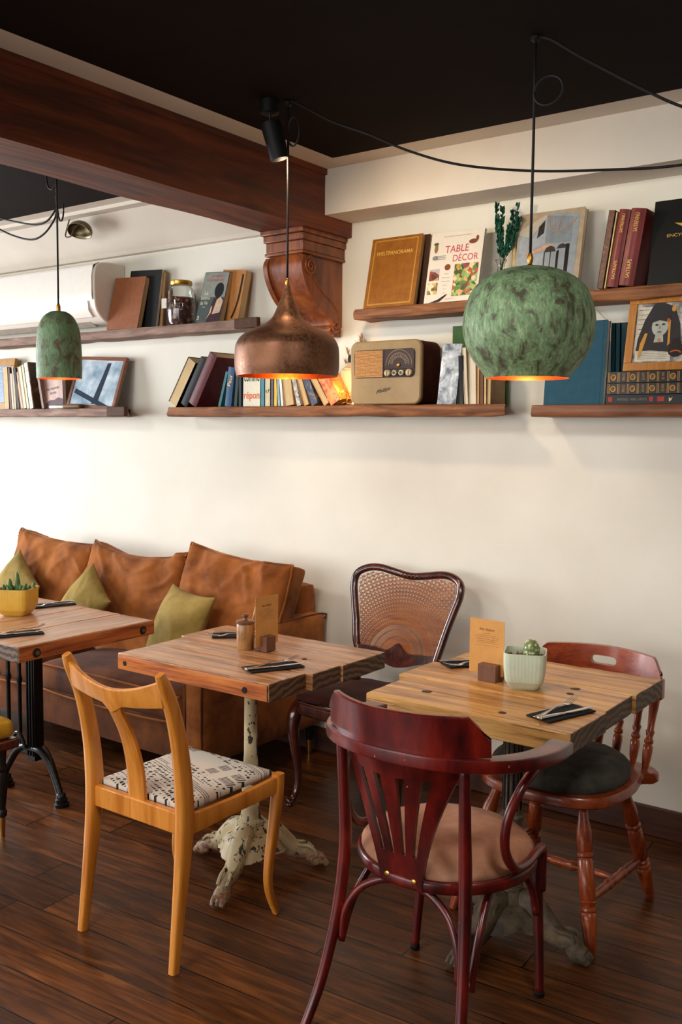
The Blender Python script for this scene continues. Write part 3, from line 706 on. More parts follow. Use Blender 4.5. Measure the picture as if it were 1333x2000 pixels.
def throw(label, cx, cy, cz, s, tilt, roll, yaw_, seed):
    t = thing('throw_pillow', label, 'pillow', (cx, cy, cz - s / 2), 0, 'olive throw pillows on the sofa')
    mb = MB(); cushion(mb, s, s, .17, .03, .55, .10, 30, .008, 7, seed, mat=T(cx, cy, cz) @ RZ(yaw_) @ RX(-tilt) @ RY(roll), corner=2.0, folds=[(60, 3.5, .010), (20, 2.5, .008)])
    obj('cover', mb, OLIVE, t, w=True, smooth=180, subd=1)
throw('olive green throw pillow standing upright in the right half of the sofa', -3.195, -.575, .650, .37, 25, 3, -12, 3)
throw('olive green throw pillow tipped on its corner against the middle sofa cushion', -3.93, -.53, .662, .33, 25, 32, -8, 8)
throw('pale olive throw pillow at the far end of the sofa behind the yellow pot', -4.53, -.53, .662, .36, 22, 30, -5, 15)

# ------------------------------------------------------------------ tables
def plank(mb, x0, x1, y0, y1, z0, z1, seed=0, r=.006, ax='x', mis=(0, 1)):
    """board with worn, wavy arrises; end faces get material mis[1]"""
    st = len(mb.v); f0 = len(mb.f); L = (x1 - x0) if ax == 'x' else (y1 - y0); n = max(8, int(L / .02))
    sg = (n, 6, 4) if ax == 'x' else (6, n, 4); box(mb, x0, x1, y0, y1, z0, z1, seg=sg)
    for i in range(st, len(mb.v)):
        p = V(mb.v[i]); q = V(p)
        for a, lo, hi in ((0, x0, x1), (1, y0, y1), (2, z0, z1)):
            k = NZ.noise(V((p.x * 5 + seed * 7, p.y * 5, p.z * 3 + seed))) * .6 + NZ.noise(V((p.x * 22 + seed, p.y * 22, p.z * 15))) * .4
            if abs(p[a] - lo) < 1e-6 and a != 2: q[a] += (.0016 + max(0, k) * (.009 if a == (0 if ax == 'x' else 1) else .006))
            if abs(p[a] - hi) < 1e-6 and a != 2: q[a] -= (.0016 + max(0, k) * (.009 if a == (0 if ax == 'x' else 1) else .006))
        ends = sum((abs(p.x - x0) < 1e-6 or abs(p.x - x1) < 1e-6, abs(p.y - y0) < 1e-6 or abs(p.y - y1) < 1e-6, abs(p.z - z1) < 1e-6 or abs(p.z - z0) < 1e-6))
        if ends >= 2 and abs(p.z - z1) < 1e-6: q.z -= .001 + abs(NZ.noise(V((p.x * 15, p.y * 15, seed)))) * .003
        mb.v[i] = tuple(q)
    a = 0 if ax == 'x' else 1
    for k in range(f0, len(mb.f)):
        c = [mb.v[i][a] for i in mb.f[k]]; m_ = sum(c) / len(c)
        lo, hi = (x0, x1) if ax == 'x' else (y0, y1)
        if min(abs(m_ - lo), abs(m_ - hi)) < .013 and max(c) - min(c) < .012: mb.m[k] = mis[1]
    return mb
def planks(t, name, rows, mats, ax='x', z0=.688, z1=.75):
    for k, (x0, x1, y0, y1) in enumerate(rows):
        obj(name, plank(MB(), x0, x1, y0, y1, z0 + .002 * (k % 2), z1, k + len(rows) * 3 + (x0 * 10), ax=ax), mats, t, w=True, smooth=50, bevel=.003)
def knot(t, x, y, z, r, face, mat_=BLACKP):
    mb = MB(); p1 = (x, y - .0012, z) if face == 'y' else ((x + .0012, y, z) if face == 'x' else (x, y, z + .0008))
    lathe(mb, [(0, r), (1, r * .92)], (x, y, z), p1, 14)
    for i, v in enumerate(mb.v):
        k = 1 + .25 * NZ.noise(V((v[0] * 60, v[1] * 60, v[2] * 60))); mb.v[i] = tuple(V((x, y, z)) + (V(v) - V((x, y, z))) * k)
    obj('knot_hole', mb, mat_, t, w=True)
PEDL = 'cast_iron'
def lionfoot(mb, cx, cy, ang, L, h0, sc=1.0, paw=.034):
    """one splayed cast foot running out from the hub at angle ang (deg)"""
    d = V((cos(rad(ang)), sin(rad(ang)), 0)); c = V((cx, cy, 0))
    P = [(.035, h0), (.075, h0 - .012), (.12, h0 - .045), (.165, h0 * .45), (.205, .058), (L - .03, .034), (L, .026)]
    pts = [tuple(c + d * r + V((0, 0, z))) for r, z in P]
    sweep(mb, pts, [.034, .037, .032, .025, .021, .029, .024], [.052, .050, .040, .030, .022, .028, .022], (0, 0, 1), 10, 2.4, 4)
    side = V((-d.y, d.x, 0))
    for s in (-1, 0, 1):
        p = c + d * (L - .004) + side * s * .016; sweep(mb, [tuple(p - d * .03 + V((0, 0, .036))), tuple(p + V((0, 0, .026))), tuple(p + d * .018 + V((0, 0, .012)))], [.011, .012, .008], [.014, .014, .010], (0, 0, 1), 8, 2, 3)
    a = c + d * .06 + V((0, 0, h0 + .015))
    for s in (-1, 1):
        pts = [];
        for i in range(16):
            th = i * .55; r = .026 * (1 - i / 20); pts.append(tuple(a + d * (.02 + r * cos(th)) + V((0, 0, r * sin(th) - .018)) + side * s * .026))
        sweep(mb, pts, .005, .005, tuple(side), 6, 2, 2)
        sweep(mb, [tuple(c + d * r + V((0, 0, z + .03)) + side * s * .017) for r, z in P[1:6]], .006, .006, (0, 0, 1), 6, 2, 3)
def pedestal(t, x, y, mat_, angs, L, colprof, h0=.135, top=.69):
    mb = MB(); lathe(mb, [(0, .030), (.02, .066), (.05, .060), (.075, .052), (.085, .040), (.10, .040)], (x, y, h0 - .05), (x, y, h0 + .055), 26)
    n = 60
    o_ = len(mb.v)
    for j, (z, r) in enumerate(((h0 + .012, .050), (h0 + .004, .074), (h0 - .018, .088), (h0 - .045, .094), (h0 - .062, .098))):
        for i in range(n):
            a = 2 * pi * i / n; lobe = max(cos(a - rad(q)) for q in angs); k = 1 + .30 * max(0, lobe) ** 2 * (j / 4) + (.025 * sin(i * 2.1) if j == 4 else 0)
            mb.v.append((x + r * k * cos(a), y + r * k * sin(a), z - (.022 * (1 - max(0, lobe) ** 2) * (-1) if j == 4 else 0)))
    for j in range(4):
        for i in range(n): mb.f.append((o_ + j * n + i, o_ + j * n + (i + 1) % n, o_ + (j + 1) * n + (i + 1) % n, o_ + (j + 1) * n + i)); mb.m.append(0)
    obj('hub', mb, mat_, t, w=True, smooth=50)
    for a in angs:
        mb = MB(); lionfoot(mb, x, y, a, L, h0); obj('foot', mb, mat_, t, w=True, smooth=60)
    obj('column', lathe(MB(), colprof, (x, y, h0 + .03), (x, y, top), 24), mat_, t, w=True, smooth=40)
    obj('mounting_plate', lathe(MB(), [(0, .03), (.006, .09), (.012, .09)], (x, y, top - .012), (x, y, top), 20), BLACKP, t, w=True)

# middle table
t1 = thing('wooden_table', 'reclaimed plank table on chipped cream iron pedestal in front of the brown sofa', 'table', (-2.33, -1.06, 0), 0, 'reclaimed plank tables')
planks(t1, 'tabletop_plank', [(-2.70, -1.972, -1.362, -1.171), (-2.705, -1.945, -1.170, -1.011), (-2.735, -1.935, -1.009, -.742)], [TOP1, ENDG])
obj('front_edge', plank(MB(), -2.694, -1.978, -1.3665, -1.352, .692, .7435, 3), [TOP1S, ENDG], t1, w=True, smooth=50, bevel=.002)
knot(t1, -2.655, -1.366, .716, .009, 'y'); knot(t1, -2.075, -1.366, .715, .011, 'y'); knot(t1, -2.10, -1.02, .7495, .010, 'z', plain('#2c1a10', .7))
pedestal(t1, -2.19, -1.205, CHIP, (-72, 52, 176), .262, [(0, .046), (.02, .048), (.03, .036), (.06, .031), (.10, .029), (.14, .032), (.17, .033), (.19, .028), (.25, .0235), (.50, .022)], .15)
# right table
t2 = thing('wooden_table', 'blond reclaimed plank table with mint green pot, between red armchair and spindle chair', 'table', (-1.335, -.87, 0), 0, 'reclaimed plank tables')
planks(t2, 'tabletop_plank', [(-1.682, -.998, -1.246, -.985), (-1.725, -1.003, -.984, -.752), (-1.70, -.992, -.750, -.50)], [TOP2, ENDG])
for (x, y, r) in ((-1.175, -.80, .017), (-1.165, -.865, .014), (-1.53, -1.12, .018), (-1.24, -1.18, .013)): knot(t2, x, y, .7495, r, 'z', plain('#4a3420', .6))
pedestal(t2, -1.262, -1.055, IRONR, (-103, 2, 150), .245, [(0, .040), (.02, .042), (.03, .034), (.10, .028), (.12, .036), (.135, .038), (.15, .034), (.155, .030), (.22, .034), (.225, .037), (.235, .037), (.24, .029), (.30, .027), (.52, .030)], .13)
mb = MB()
for i in range(12):
    a = 2 * pi * i / 12; sweep(mb, [(-1.262 + .027 * cos(a), -1.055 + .027 * sin(a), z) for z in (.42, .55, .68)], .004, .004, (1, 0, 0), 6, 2, 1)
obj('column_fluting', mb, plain('#1a1512', .5), t2, w=True)
# left table
t0 = thing('wooden_table', 'plank table with yellow succulent pot, on a black iron base at the left edge', 'table', (-3.42, -1.2, 0), 0, 'reclaimed plank tables')
planks(t0, 'tabletop_plank', [(-3.27, -3.045, -1.54, -.86), (-3.50, -3.271, -1.545, -.85), (-3.70, -3.501, -1.535, -.84), (-3.90, -3.701, -1.54, -.83)], [TOP0, ENDG0], 'y')
obj('side_edge', plank(MB(), -3.052, -3.040, -1.536, -.864, .692, .744, 5, ax='y'), [TOP0S, ENDG0], t0, w=True, smooth=50, bevel=.002)
for y in (-1.46, -.93):
    mb = lathe(MB(), [(0, .0), (.0001, .017), (.001, .018), (.0015, .013)], (-3.0415, y, .716), (-3.039, y, .716), 20); obj('bolt_hole', mb, plain('#2a1710', .6), t0, w=True)
    obj('bolt_head', lathe(MB(), [(0, .009), (1, .008)], (-3.041, y + .004, .714), (-3.0375, y + .004, .714), 16), plain('#5e4a35', .5), t0, w=True)
for x in (-3.425, -3.80):
    mb = MB(); box(mb, x - .028, x + .028, -1.218, -1.172, .15, .69)
    for k in (-.018, 0, .018): box(mb, x + k - .004, x + k + .004, -1.224, -1.166, .17, .68)
    obj('post', mb, IRONB, t0, w=True, bevel=.003)
    for s in (1, -1):
        P = [(0, .20), (.06, .20), (.12, .165), (.17, .10), (.205, .045)]
        mb = sweep(MB(), [(x + s * (.0 + a * .95), -1.195 - (a * .12), z) for a, z in P], [.015] * 5, [.030, .026, .018, .014, .013], (0, 1, 0), 10, 2.4, 5)
        lathe(mb, [(0, .030), (.012, .032), (.016, .024), (.03, .026), (.034, .019), (.05, .020), (.055, .014)], (x + s * .205, -1.22, 0), (x + s * .20, -1.22, .055), 18)
        obj('foot', mb, IRONB, t0, w=True, smooth=60)
    mb = sweep(MB(), [(x - .02, -1.23, .20), (x - .045, -1.232, .25), (x - .075, -1.232, .262), (x - .10, -1.232, .24)], .008, .008, (0, 1, 0), 8, 2, 4)
    obj('scroll', mb, IRONB, t0, w=True)
for x in (-3.53, -3.61, -3.69): obj('rod', lathe(MB(), [(0, .012), (.02, .009), (.25, .009), (.27, .014), (.29, .009), (.45, .009), (.47, .013)], (x, -1.195, .20), (x, -1.195, .69), 12), IRONB, t0, w=True)
obj('crossbar', box(MB(), -3.80, -3.425, -1.212, -1.178, .165, .205), IRONB, t0, w=True, bevel=.005)
obj('top_bar', box(MB(), -3.82, -3.40, -1.225, -1.165, .672, .69), IRONB, t0, w=True, bevel=.003)
# ------------------------------------------------------------------ golden beech side chair
t = thing('side_chair', 'golden orange beech side chair with dotted print seat at the middle table', 'chair', (-2.15, -1.6, 0))
for s in (-1, 1):
    cx = -2.15 + s * .200
    P = [(cx + s * .002, -1.855, .884, .011, .013), (cx + s * .003, -1.838, .845, .014, .019), (cx, -1.806, .77, .016, .022), (cx - s * .001, -1.782, .68, .017, .024), (cx - s * .002, -1.766, .58, .018, .026), (cx - s * .002, -1.758, .46, .019, .028), (cx - s * .002, -1.765, .34, .018, .025), (cx, -1.785, .18, .015, .019), (cx + s * .002, -1.808, 0, .012, .015)]
    mb = sweep(MB(), [p[:3] for p in P], [p[3] for p in P], [p[4] for p in P], (0, 1, 0), 14, 4, 4)
    obj('rear_leg', mb, BEECH, t, w=True, smooth=60)
    cx = -2.15 + s * .208
    P = [(cx, -1.352, .462, .0165, .020), (cx, -1.356, .40, .0165, .020), (cx + s * .0, -1.375, .28, .0155, .018), (cx + s * .0, -1.398, .16, .013, .015), (cx + s * .001, -1.395, .085, .012, .013), (cx + s * .003, -1.362, .004, .010, .011)]
    mb = sweep(MB(), [p[:3] for p in P], [p[3] for p in P], [p[4] for p in P], (0, 1, 0), 14, 3.6, 5)
    obj('front_leg', mb, BEECH, t, w=True, smooth=60)
    mb = sweep(MB(), [(-2.15 + s * .203, -1.745, .422), (-2.15 + s * .207, -1.55, .424), (-2.15 + s * .21, -1.365, .430)], .010, [.032, .026, .028], (0, 0, 1), 10, 6, 4)
    obj('side_rail', mb, BEECH, t, w=True, smooth=50)
obj('rear_rail', box(MB(), -2.335, -1.965, -1.772, -1.748, .392, .458), BEECH, t, w=True, bevel=.004)
obj('front_rail', box(MB(), -2.35, -1.95, -1.358, -1.338, .398, .458), BEECH, t, w=True, bevel=.004)
# crest: curved board dipping at the middle, blending into the posts
mb = MB(); n = 28; cols = []
for i in range(n + 1):
    u = -1 + 2 * i / n; x = -2.15 + u * .197; y = -1.838 - .016 * (1 - u * u)
    zt_ = .817 + .048 * abs(u) ** 1.8; zb = .762 + .022 * abs(u) ** 1.5
    if abs(u) < .22: zb -= .022 * (1 - abs(u) / .22)
    th = .011; cols.append((x, y, zb, zt_, th))
for i, (x, y, zb, zt_, th) in enumerate(cols):
    lean_ = .012
    mb.v += [(x, y + th + lean_ * 0 + .010, zb), (x, y - th + .010, zb), (x, y - th - lean_ * .6, zt_ - .005), (x, y - th * .4 - lean_ * .8, zt_), (x, y + th * .4 - lean_ * .8, zt_), (x, y + th - lean_ * .6, zt_ - .005)]
for i in range(n):
    for k in range(6): a = i * 6 + k; b = i * 6 + (k + 1) % 6; mb.f.append((a, b, b + 6, a + 6)); mb.m.append(0)
mb.f.append(tuple(range(6))); mb.f.append(tuple(n * 6 + k for k in range(6))); mb.m += [0, 0]
obj('crest_rail', mb, BEECH, t, w=True, smooth=60, bevel=.002)
P = [(-2.15, -1.848, .775, .040), (-2.15, -1.838, .745, .028), (-2.15, -1.796, .66, .030), (-2.15, -1.768, .56, .035), (-2.15, -1.757, .45, .037)]
obj('back_splat', sweep(MB(), [p[:3] for p in P], [p[3] for p in P], .009, (0, -1, .25), 12, 5, 5), BEECH, t, w=True, smooth=50)
mb = MB(); st = 0; fr = cushion(mb, .375, .385, .036, .5, .45, .0, 20, .0015, 6, 2, corner=6, mat=T(-2.15, -1.553, .462) @ RX(-90))
obj('seat', mb, PATT, t, w=True, smooth=180)

# ------------------------------------------------------------------ cane-backed chair by the wall
t = thing('cane_chair', 'dark mahogany cabriole chair with fan woven cane back standing against the white wall', 'chair', (-2.21, -.35, 0))
Y0, Z0, SL = -.27, .55, (.14 / .43); nrm = math.sqrt(1 + SL * SL)
def cb(u, v, d=0):
    """point on the leaning back plane: u = x, v up the slope, d towards the sitter"""
    cv = .035 * ((u + 2.215) / .27) ** 2      # back is slightly hollow
    return (u, Y0 + SL * v / nrm - d - cv * .8 + .015, Z0 + v / nrm)
outer = [(-2.40, .045), (-2.425, .10), (-2.448, .20), (-2.470, .28), (-2.486, .35), (-2.477, .398), (-2.430, .424), (-2.372, .428), (-2.30, .415), (-2.215, .402), (-2.13, .412), (-2.058, .424), (-2.00, .420), (-1.955, .395), (-1.946, .345), (-1.962, .28), (-1.982, .20), (-2.002, .10), (-2.012, .045)]
mb = sweep(MB(), [cb(*p) for p in outer], [.015] + [.017] * 17 + [.015], [.016] * 19, (0, -1, .3), 12, 2.2, 4)
obj('back_frame', mb, MAHOG, t, w=True, smooth=180)
mb = MB(); m2 = []
low = cr([(-2.41, .082), (-2.33, .080), (-2.275, .072), (-2.245, .085), (-2.215, .108), (-2.185, .085), (-2.155, .070), (-2.09, .075), (-2.00, .082)], 4)
bot = cr([(-2.41, .058), (-2.34, .048), (-2.27, .020), (-2.215, .006), (-2.155, .014), (-2.09, .035), (-2.00, .056)], 6)
bot = [bot[int(i * (len(bot) - 1) / (len(low) - 1))] for i in range(len(low))]
nn = len(low)
for d in (.012, -.010):
    mb.v += [cb(p[0], p[1], d) for p in low] + [cb(p[0], p[1], d) for p in bot]
for i in range(nn - 1):
    mb.f += [(i, i + 1, nn + i + 1, nn + i), (2 * nn + i, 2 * nn + i + 1, 3 * nn + i + 1, 3 * nn + i), (i, i + 1, 2 * nn + i + 1, 2 * nn + i), (nn + i, nn + i + 1, 3 * nn + i + 1, 3 * nn + i)]; mb.m += [0] * 4
mb.f += [(0, nn, 3 * nn, 2 * nn), (nn - 1, 2 * nn - 1, 4 * nn - 1, 3 * nn - 1)]; mb.m += [0, 0]
obj('lower_rail', mb, MAHOG, t, w=True, smooth=50)
mb = MB()
for i in range(5):
    a = -2.255 + i * .02; sweep(mb, [cb(a, .404, .016), cb(a + .008, .411, .021), cb(a + .018, .400, .016)], .004, .004, (0, -1, 0), 6, 2, 3)
obj('carving', mb, MAHOG, t, w=True, smooth=180)
# cane
inner = cr([(-2.405, .07), (-2.430, .20), (-2.462, .33), (-2.462, .385), (-2.425, .405), (-2.37, .410), (-2.30, .398), (-2.215, .386), (-2.13, .395), (-2.06, .406), (-2.00, .402), (-1.972, .385), (-1.965, .34), (-1.995, .20), (-2.015, .07)], 3)
def inside(u, v):
    c = False; j = len(inner) - 1
    for i in range(len(inner)):
        (x1, y1), (x2, y2) = inner[i], inner[j]
        if (y1 > v) != (y2 > v) and u < (x2 - x1) * (v - y1) / (y2 - y1) + x1: c = not c
        j = i
    return c
mb = MB(); FC = (-2.215, .055)
def strand(pts, r=.0011, d=0):
    run = []
    def flush():
        if len(run) > 1:
            vs = []; 
            for i, p in enumerate(run):
                q = V(cb(*p, d)); a = V(cb(*run[min(i + 1, len(run) - 1)], d)) - V(cb(*run[max(i - 1, 0)], d))
                s = a.cross(V((0, -1, .3))).normalized() * r; k = V((0, -1, .3)).normalized() * r * .6
                vs += [q - s, q + k, q + s, q - k]
            o = len(mb.v); mb.v += [tuple(x) for x in vs]
            for i in range(len(run) - 1):
                for k in range(4): mb.f.append((o + i * 4 + k, o + i * 4 + (k + 1) % 4, o + i * 4 + 4 + (k + 1) % 4, o + i * 4 + 4 + k)); mb.m.append(0)
    for p in pts:
        if inside(*p) : run.append(p)
        else: flush(); run = []
    flush()
def pol(r, a): return (FC[0] + r * cos(rad(a)), FC[1] + r * sin(rad(a)) * .95)
for i in range(105):                                   # fan rays
    a = -12 + 204 * i / 104; strand([pol(r, a) for r in [.04 + .006 * k for k in range(17)]], .0011)
for r in (.085, .088, .118, .121, .141, .144): strand([pol(r, a) for a in range(-20, 202, 3)], .0016, .001)
for k in range(18):                                    # concentric arcs of the open weave
    r = .15 + .0175 * k; strand([pol(r, a) for a in [x * 1.5 - 20 for x in range(148)]], .0012, .001); strand([pol(r + .0035, a) for a in [x * 1.5 - 20 for x in range(148)]], .0012, .001)
for i in range(64):                                    # radial pairs
    a = -12 + 204 * i / 63; strand([pol(.144 + .008 * k, a) for k in range(42)], .0012, -.001)
    strand([pol(.144 + .008 * k, a + .9) for k in range(42)], .0012, -.001)
for i in range(64):                                    # diagonals spiralling both ways
    a = -12 + 204 * i / 63
    for s in (-1, 1): strand([pol(.144 + .008 * k, a + s * math.log((.144 + .008 * k) / .144) * 58) for k in range(42)], .0012)
obj('cane_panel', mb, wood('cane', ['#6b351a', '#95552c', '#b4713f'], 'X', 3, .5, 0), t, w=True, smooth=0)
for s, x in ((-1, -2.405), (1, -2.008)):
    mb = sweep(MB(), [(x, -.262 - .02, .575), (x - s * .004, -.275, .50), (x - s * .006, -.26, .40), (x - s * .004, -.225, .20), (x, -.18, 0)], [.014, .016, .018, .016, .013], [.016, .02, .022, .018, .014], (0, -1, 0), 12, 3, 4)
    obj('rear_leg', mb, MAHOG, t, w=True, smooth=60)
mb = MB(); fr = cushion(mb, .47, .39, .06, .35, .45, .0, 22, .003, 6, 4, corner=4.5, mat=T(-2.215, -.40, .452) @ RX(-90))
for i, v in enumerate(mb.v):
    k = (v[1] + .60) / .4; mb.v[i] = (-2.215 + (v[0] + 2.215) * (1.12 - .2 * k), v[1], v[2])
obj('seat', mb, BROWNV, t, w=True, smooth=180)
mb = sweep(MB(), [(-2.02, -.22, .415), (-1.97, -.42, .415), (-1.945, -.585, .415), (-2.05, -.612, .413), (-2.215, -.618, .411), (-2.38, -.612, .413), (-2.485, -.585, .415), (-2.46, -.42, .415), (-2.41, -.22, .415)], .012, .028, (0, 0, 1), 10, 4, 4, closed=True)
obj('seat_frame', mb, MAHOG, t, w=True, smooth=60)
for s, x in ((-1, -2.465), (1, -1.965)):
    P = [(x, -.585, .43, .024), (x + s * .010, -.607, .385, .029), (x + s * .012, -.618, .33, .024), (x + s * .006, -.612, .24, .019), (x - s * .002, -.600, .14, .015), (x, -.602, .07, .013), (x + s * .008, -.622, .028, .015), (x + s * .014, -.645, .014, .018)]
    mb = sweep(MB(), [p[:3] for p in P], [p[3] for p in P], [p[3] for p in P], (0, 1, 0), 14, 2.4, 5)
    sweep(mb, [(x + s * .014, -.640, .0), (x + s * .014, -.640, .012)], .017, .017, (0, 1, 0), 12, 2, 1)
    obj('cabriole_leg', mb, MAHOG, t, w=True, smooth=180)

# ------------------------------------------------------------------ red bentwood armchair (foreground)
t = thing('bentwood_armchair', 'worn red brown bentwood armchair with fan slat back and round beige seat, nearest the camera', 'chair', (-1.26, -1.45, 0))
CX = -1.262
rail = [(CX - .285, -1.365, .752), (CX - .292, -1.46, .757), (CX - .278, -1.56, .764), (CX - .222, -1.665, .772), (CX - .12, -1.735, .778), (CX, -1.757, .780), (CX + .12, -1.735, .778), (CX + .222, -1.665, .772), (CX + .278, -1.56, .764), (CX + .292, -1.46, .757), (CX + .285, -1.365, .752)]
mb = sweep(MB(), rail, [.032, .031, .028, .022, .018, .017, .018, .022, .028, .031, .032], [.0165] * 11, (0, 0, 1), 16, 9, 5)
obj('arm_rail', mb, REDL, t, w=True, smooth=25)
cpts = [(CX + .232 * u, -1.753 + .098 * abs(u) ** 2.1, .0) for u in [-1 + i / 12 for i in range(25)]]
mb = MB()
for i, p in enumerate(cpts):
    u = abs(-1 + i / 12); tpz = .892 - (0 if u < .86 else (u - .86) / .14 * .055); 
    nx = (cpts[min(i + 1, 24)][0] - cpts[max(i - 1, 0)][0]); ny = cpts[min(i + 1, 24)][1] - cpts[max(i - 1, 0)][1]; q = V((ny, -nx, 0)).normalized() * .0095
    for (dz, k, o) in ((.792, 1, 0), (.84, 1, .004), (tpz - .004, 1, .010), (tpz, .55, .010), (tpz, -.55, .010), (tpz - .004, -1, .010), (.84, -1, .004), (.792, -1, 0)):
        mb.v.append((p[0] + q.x * k, p[1] + q.y * k - o * (1 if False else 1), dz))
for i in range(24):
    for k in range(8): a = i * 8 + k; b = i * 8 + (k + 1) % 8; mb.f.append((a, b, b + 8, a + 8)); mb.m.append(0)
mb.f += [tuple(range(8)), tuple(24 * 8 + k for k in range(8))]; mb.m += [0, 0]
obj('crest', mb, REDL, t, w=True, smooth=45)
for s in (-1, 1):
    P = [(CX + s * .182, -1.690, .768, .0145), (CX + s * .180, -1.680, .62, .0155), (CX + s * .180, -1.672, .47, .017), (CX + s * .190, -1.690, .30, .016), (CX + s * .208, -1.735, .12, .0145), (CX + s * .225, -1.790, 0, .013)]
    obj('rear_leg', sweep(MB(), [p[:3] for p in P], [p[3] for p in P], [p[3] for p in P], (0, 1, 0), 14, 2, 5), REDL, t, w=True, smooth=180)
    P = [(CX + s * .182, -1.265, .425, .0155), (CX + s * .188, -1.265, .25, .015), (CX + s * .198, -1.270, .10, .0135), (CX + s * .203, -1.273, .012, .0125)]
    l_ = obj('front_leg', sweep(MB(), [p[:3] for p in P], [p[3] for p in P], [p[3] for p in P], (0, 1, 0), 14, 2, 4), REDL, t, w=True, smooth=180)
    obj('foot_cap', lathe(MB(), [(0, .012), (.004, .0145), (.014, .0145), (.016, .012)], (CX + s * .203, -1.273, 0), (CX + s * .203, -1.273, .016), 14), BLACKP, l_, w=True)
    # bent arm support: sweeps from under the arm tip down to the seat and forward to the leg
    P = [(CX + s * .262, -1.395, .736), (CX + s * .270, -1.47, .728), (CX + s * .262, -1.545, .69), (CX + s * .246, -1.585, .62), (CX + s * .238, -1.580, .54), (CX + s * .240, -1.53, .475), (CX + s * .236, -1.45, .455), (CX + s * .222, -1.36, .450), (CX + s * .205, -1.285, .43), (CX + s * .196, -1.262, .37), (CX + s * .196, -1.262, .30)]
    obj('arm_support', sweep(MB(), P, .0125, .0125, (0, 0, 1) if False else (s, 0, .1), 12, 2, 5), REDL, t, w=True, smooth=180)
    # lower braces: arch between the legs under the seat
    P = [(CX + s * .176, -1.69, .225), (CX + s * .170, -1.685, .30), (CX + s * .135, -1.668, .365), (CX + s * .075, -1.655, .402), (CX + s * .02, -1.655, .414)]
    obj('brace', sweep(MB(), P, .0105, .0105, (0, 1, 0), 10, 2, 5), REDL, t, w=True, smooth=180)
    P = [(CX + s * .196, -1.665, .20), (CX + s * .190, -1.62, .30), (CX + s * .175, -1.54, .385), (CX + s * .168, -1.46, .412), (CX + s * .172, -1.38, .395), (CX + s * .185, -1.31, .33), (CX + s * .192, -1.285, .24)]
    obj('brace', sweep(MB(), P, .0105, .0105, (s, 0, 0), 10, 2, 5), REDL, t, w=True, smooth=180)
P = [(CX - .150, -1.262, .24), (CX - .12, -1.262, .33), (CX - .05, -1.262, .395), (CX + .05, -1.262, .395), (CX + .12, -1.262, .33), (CX + .150, -1.262, .24)]
SCX, SCY, SR = CX - .003, -1.445, .232
mb = MB(); ring_ = [(SCX + SR * cos(2 * pi * i / 24), SCY + SR * sin(2 * pi * i / 24) * .98, .428) for i in range(24)]
sweep(mb, ring_, .013, .017, (0, 0, 1), 12, 3, 2, closed=True)
lathe(mb, [(0, .20), (.01, .222)], (SCX, SCY, .415), (SCX, SCY, .425), 32)
obj('seat_ring', mb, REDL, t, w=True, smooth=60)
mb = MB(); n = 48; pf = [(.436, .226), (.447, .233), (.460, .230), (.474, .212), (.484, .18), (.490, .13), (.492, .07), (.493, .0)]
pf = cr(pf, 3); vs = [(SCX + r * cos(2 * pi * i / n), SCY + r * .985 * sin(2 * pi * i / n), z + .0015 * NZ.noise(V((r * 30 * cos(2 * pi * i / n), r * 30 * sin(2 * pi * i / n), 3)))) for z, r in pf for i in range(n)]
mb.add(vs, [(j * n + i, j * n + (i + 1) % n, (j + 1) * n + (i + 1) % n, (j + 1) * n + i) for j in range(len(pf) - 1) for i in range(n)])
obj('seat_pad', mb, ROSEV, t, w=True, smooth=180)
# pierced fan splat: five slats between a top band and a bottom band
def sp_(u, v, d=0):
    """u -1..1 across, v 0..1 from the bottom; curved to the rail"""
    hw = .062 + .118 * v ** 1.5 ; z = .415 + .355 * v
    x = CX + u * hw; y = -1.672 - .085 * v ** 1.2 + .075 * (abs(u) * v) ** 2 * 1.2; return (x, y - d, z)
mb = MB()
def patch(u0f, u1f, v0, v1, nv, nu=2):
    o = len(mb.v); 
    for d in (.006, -.006):
        for j in range(nv + 1):
            v = v0 + (v1 - v0) * j / nv
            for i in range(nu + 1):
                u = u0f(v) + (u1f(v) - u0f(v)) * i / nu; mb.v.append(sp_(u, v, d))
    m_ = (nv + 1) * (nu + 1); w_ = nu + 1
    for j in range(nv):
        for i in range(nu):
            a = o + j * w_ + i; mb.f += [(a, a + 1, a + w_ + 1, a + w_), (m_ + a, m_ + a + 1, m_ + a + w_ + 1, m_ + a + w_)]; mb.m += [0, 0]
        for i in (0, nu): a = o + j * w_ + i; mb.f.append((a, a + w_, a + w_ + m_, a + m_)); mb.m.append(0)
    for j in (0, nv):
        for i in range(nu): a = o + j * w_ + i; mb.f.append((a, a + 1, a + 1 + m_, a + m_)); mb.m.append(0)
patch(lambda v: -1, lambda v: 1, 0, .25, 4, 10); patch(lambda v: -1, lambda v: 1, .86, 1, 3, 12)
ed = [-1, -.62, -.22, .22, .62, 1]
for k in range(5):
    g = .035; 
    patch(lambda v, k=k: ed[k] + (0 if k == 0 else .075 * (1 - .0 * v)), lambda v, k=k: ed[k + 1] - (0 if k == 4 else .075), .249, .861, 12, 2)
sp = obj('fan_splat', mb, REDL, t, w=True, smooth=50)
for u in (-.62, .62):
    p = sp_(u, .06, .006); obj('screw', lathe(MB(), [(0, .008), (.002, .008), (.004, .004)], p, (p[0], p[1] - .004, p[2]), 14), BRASS, sp, w=True)

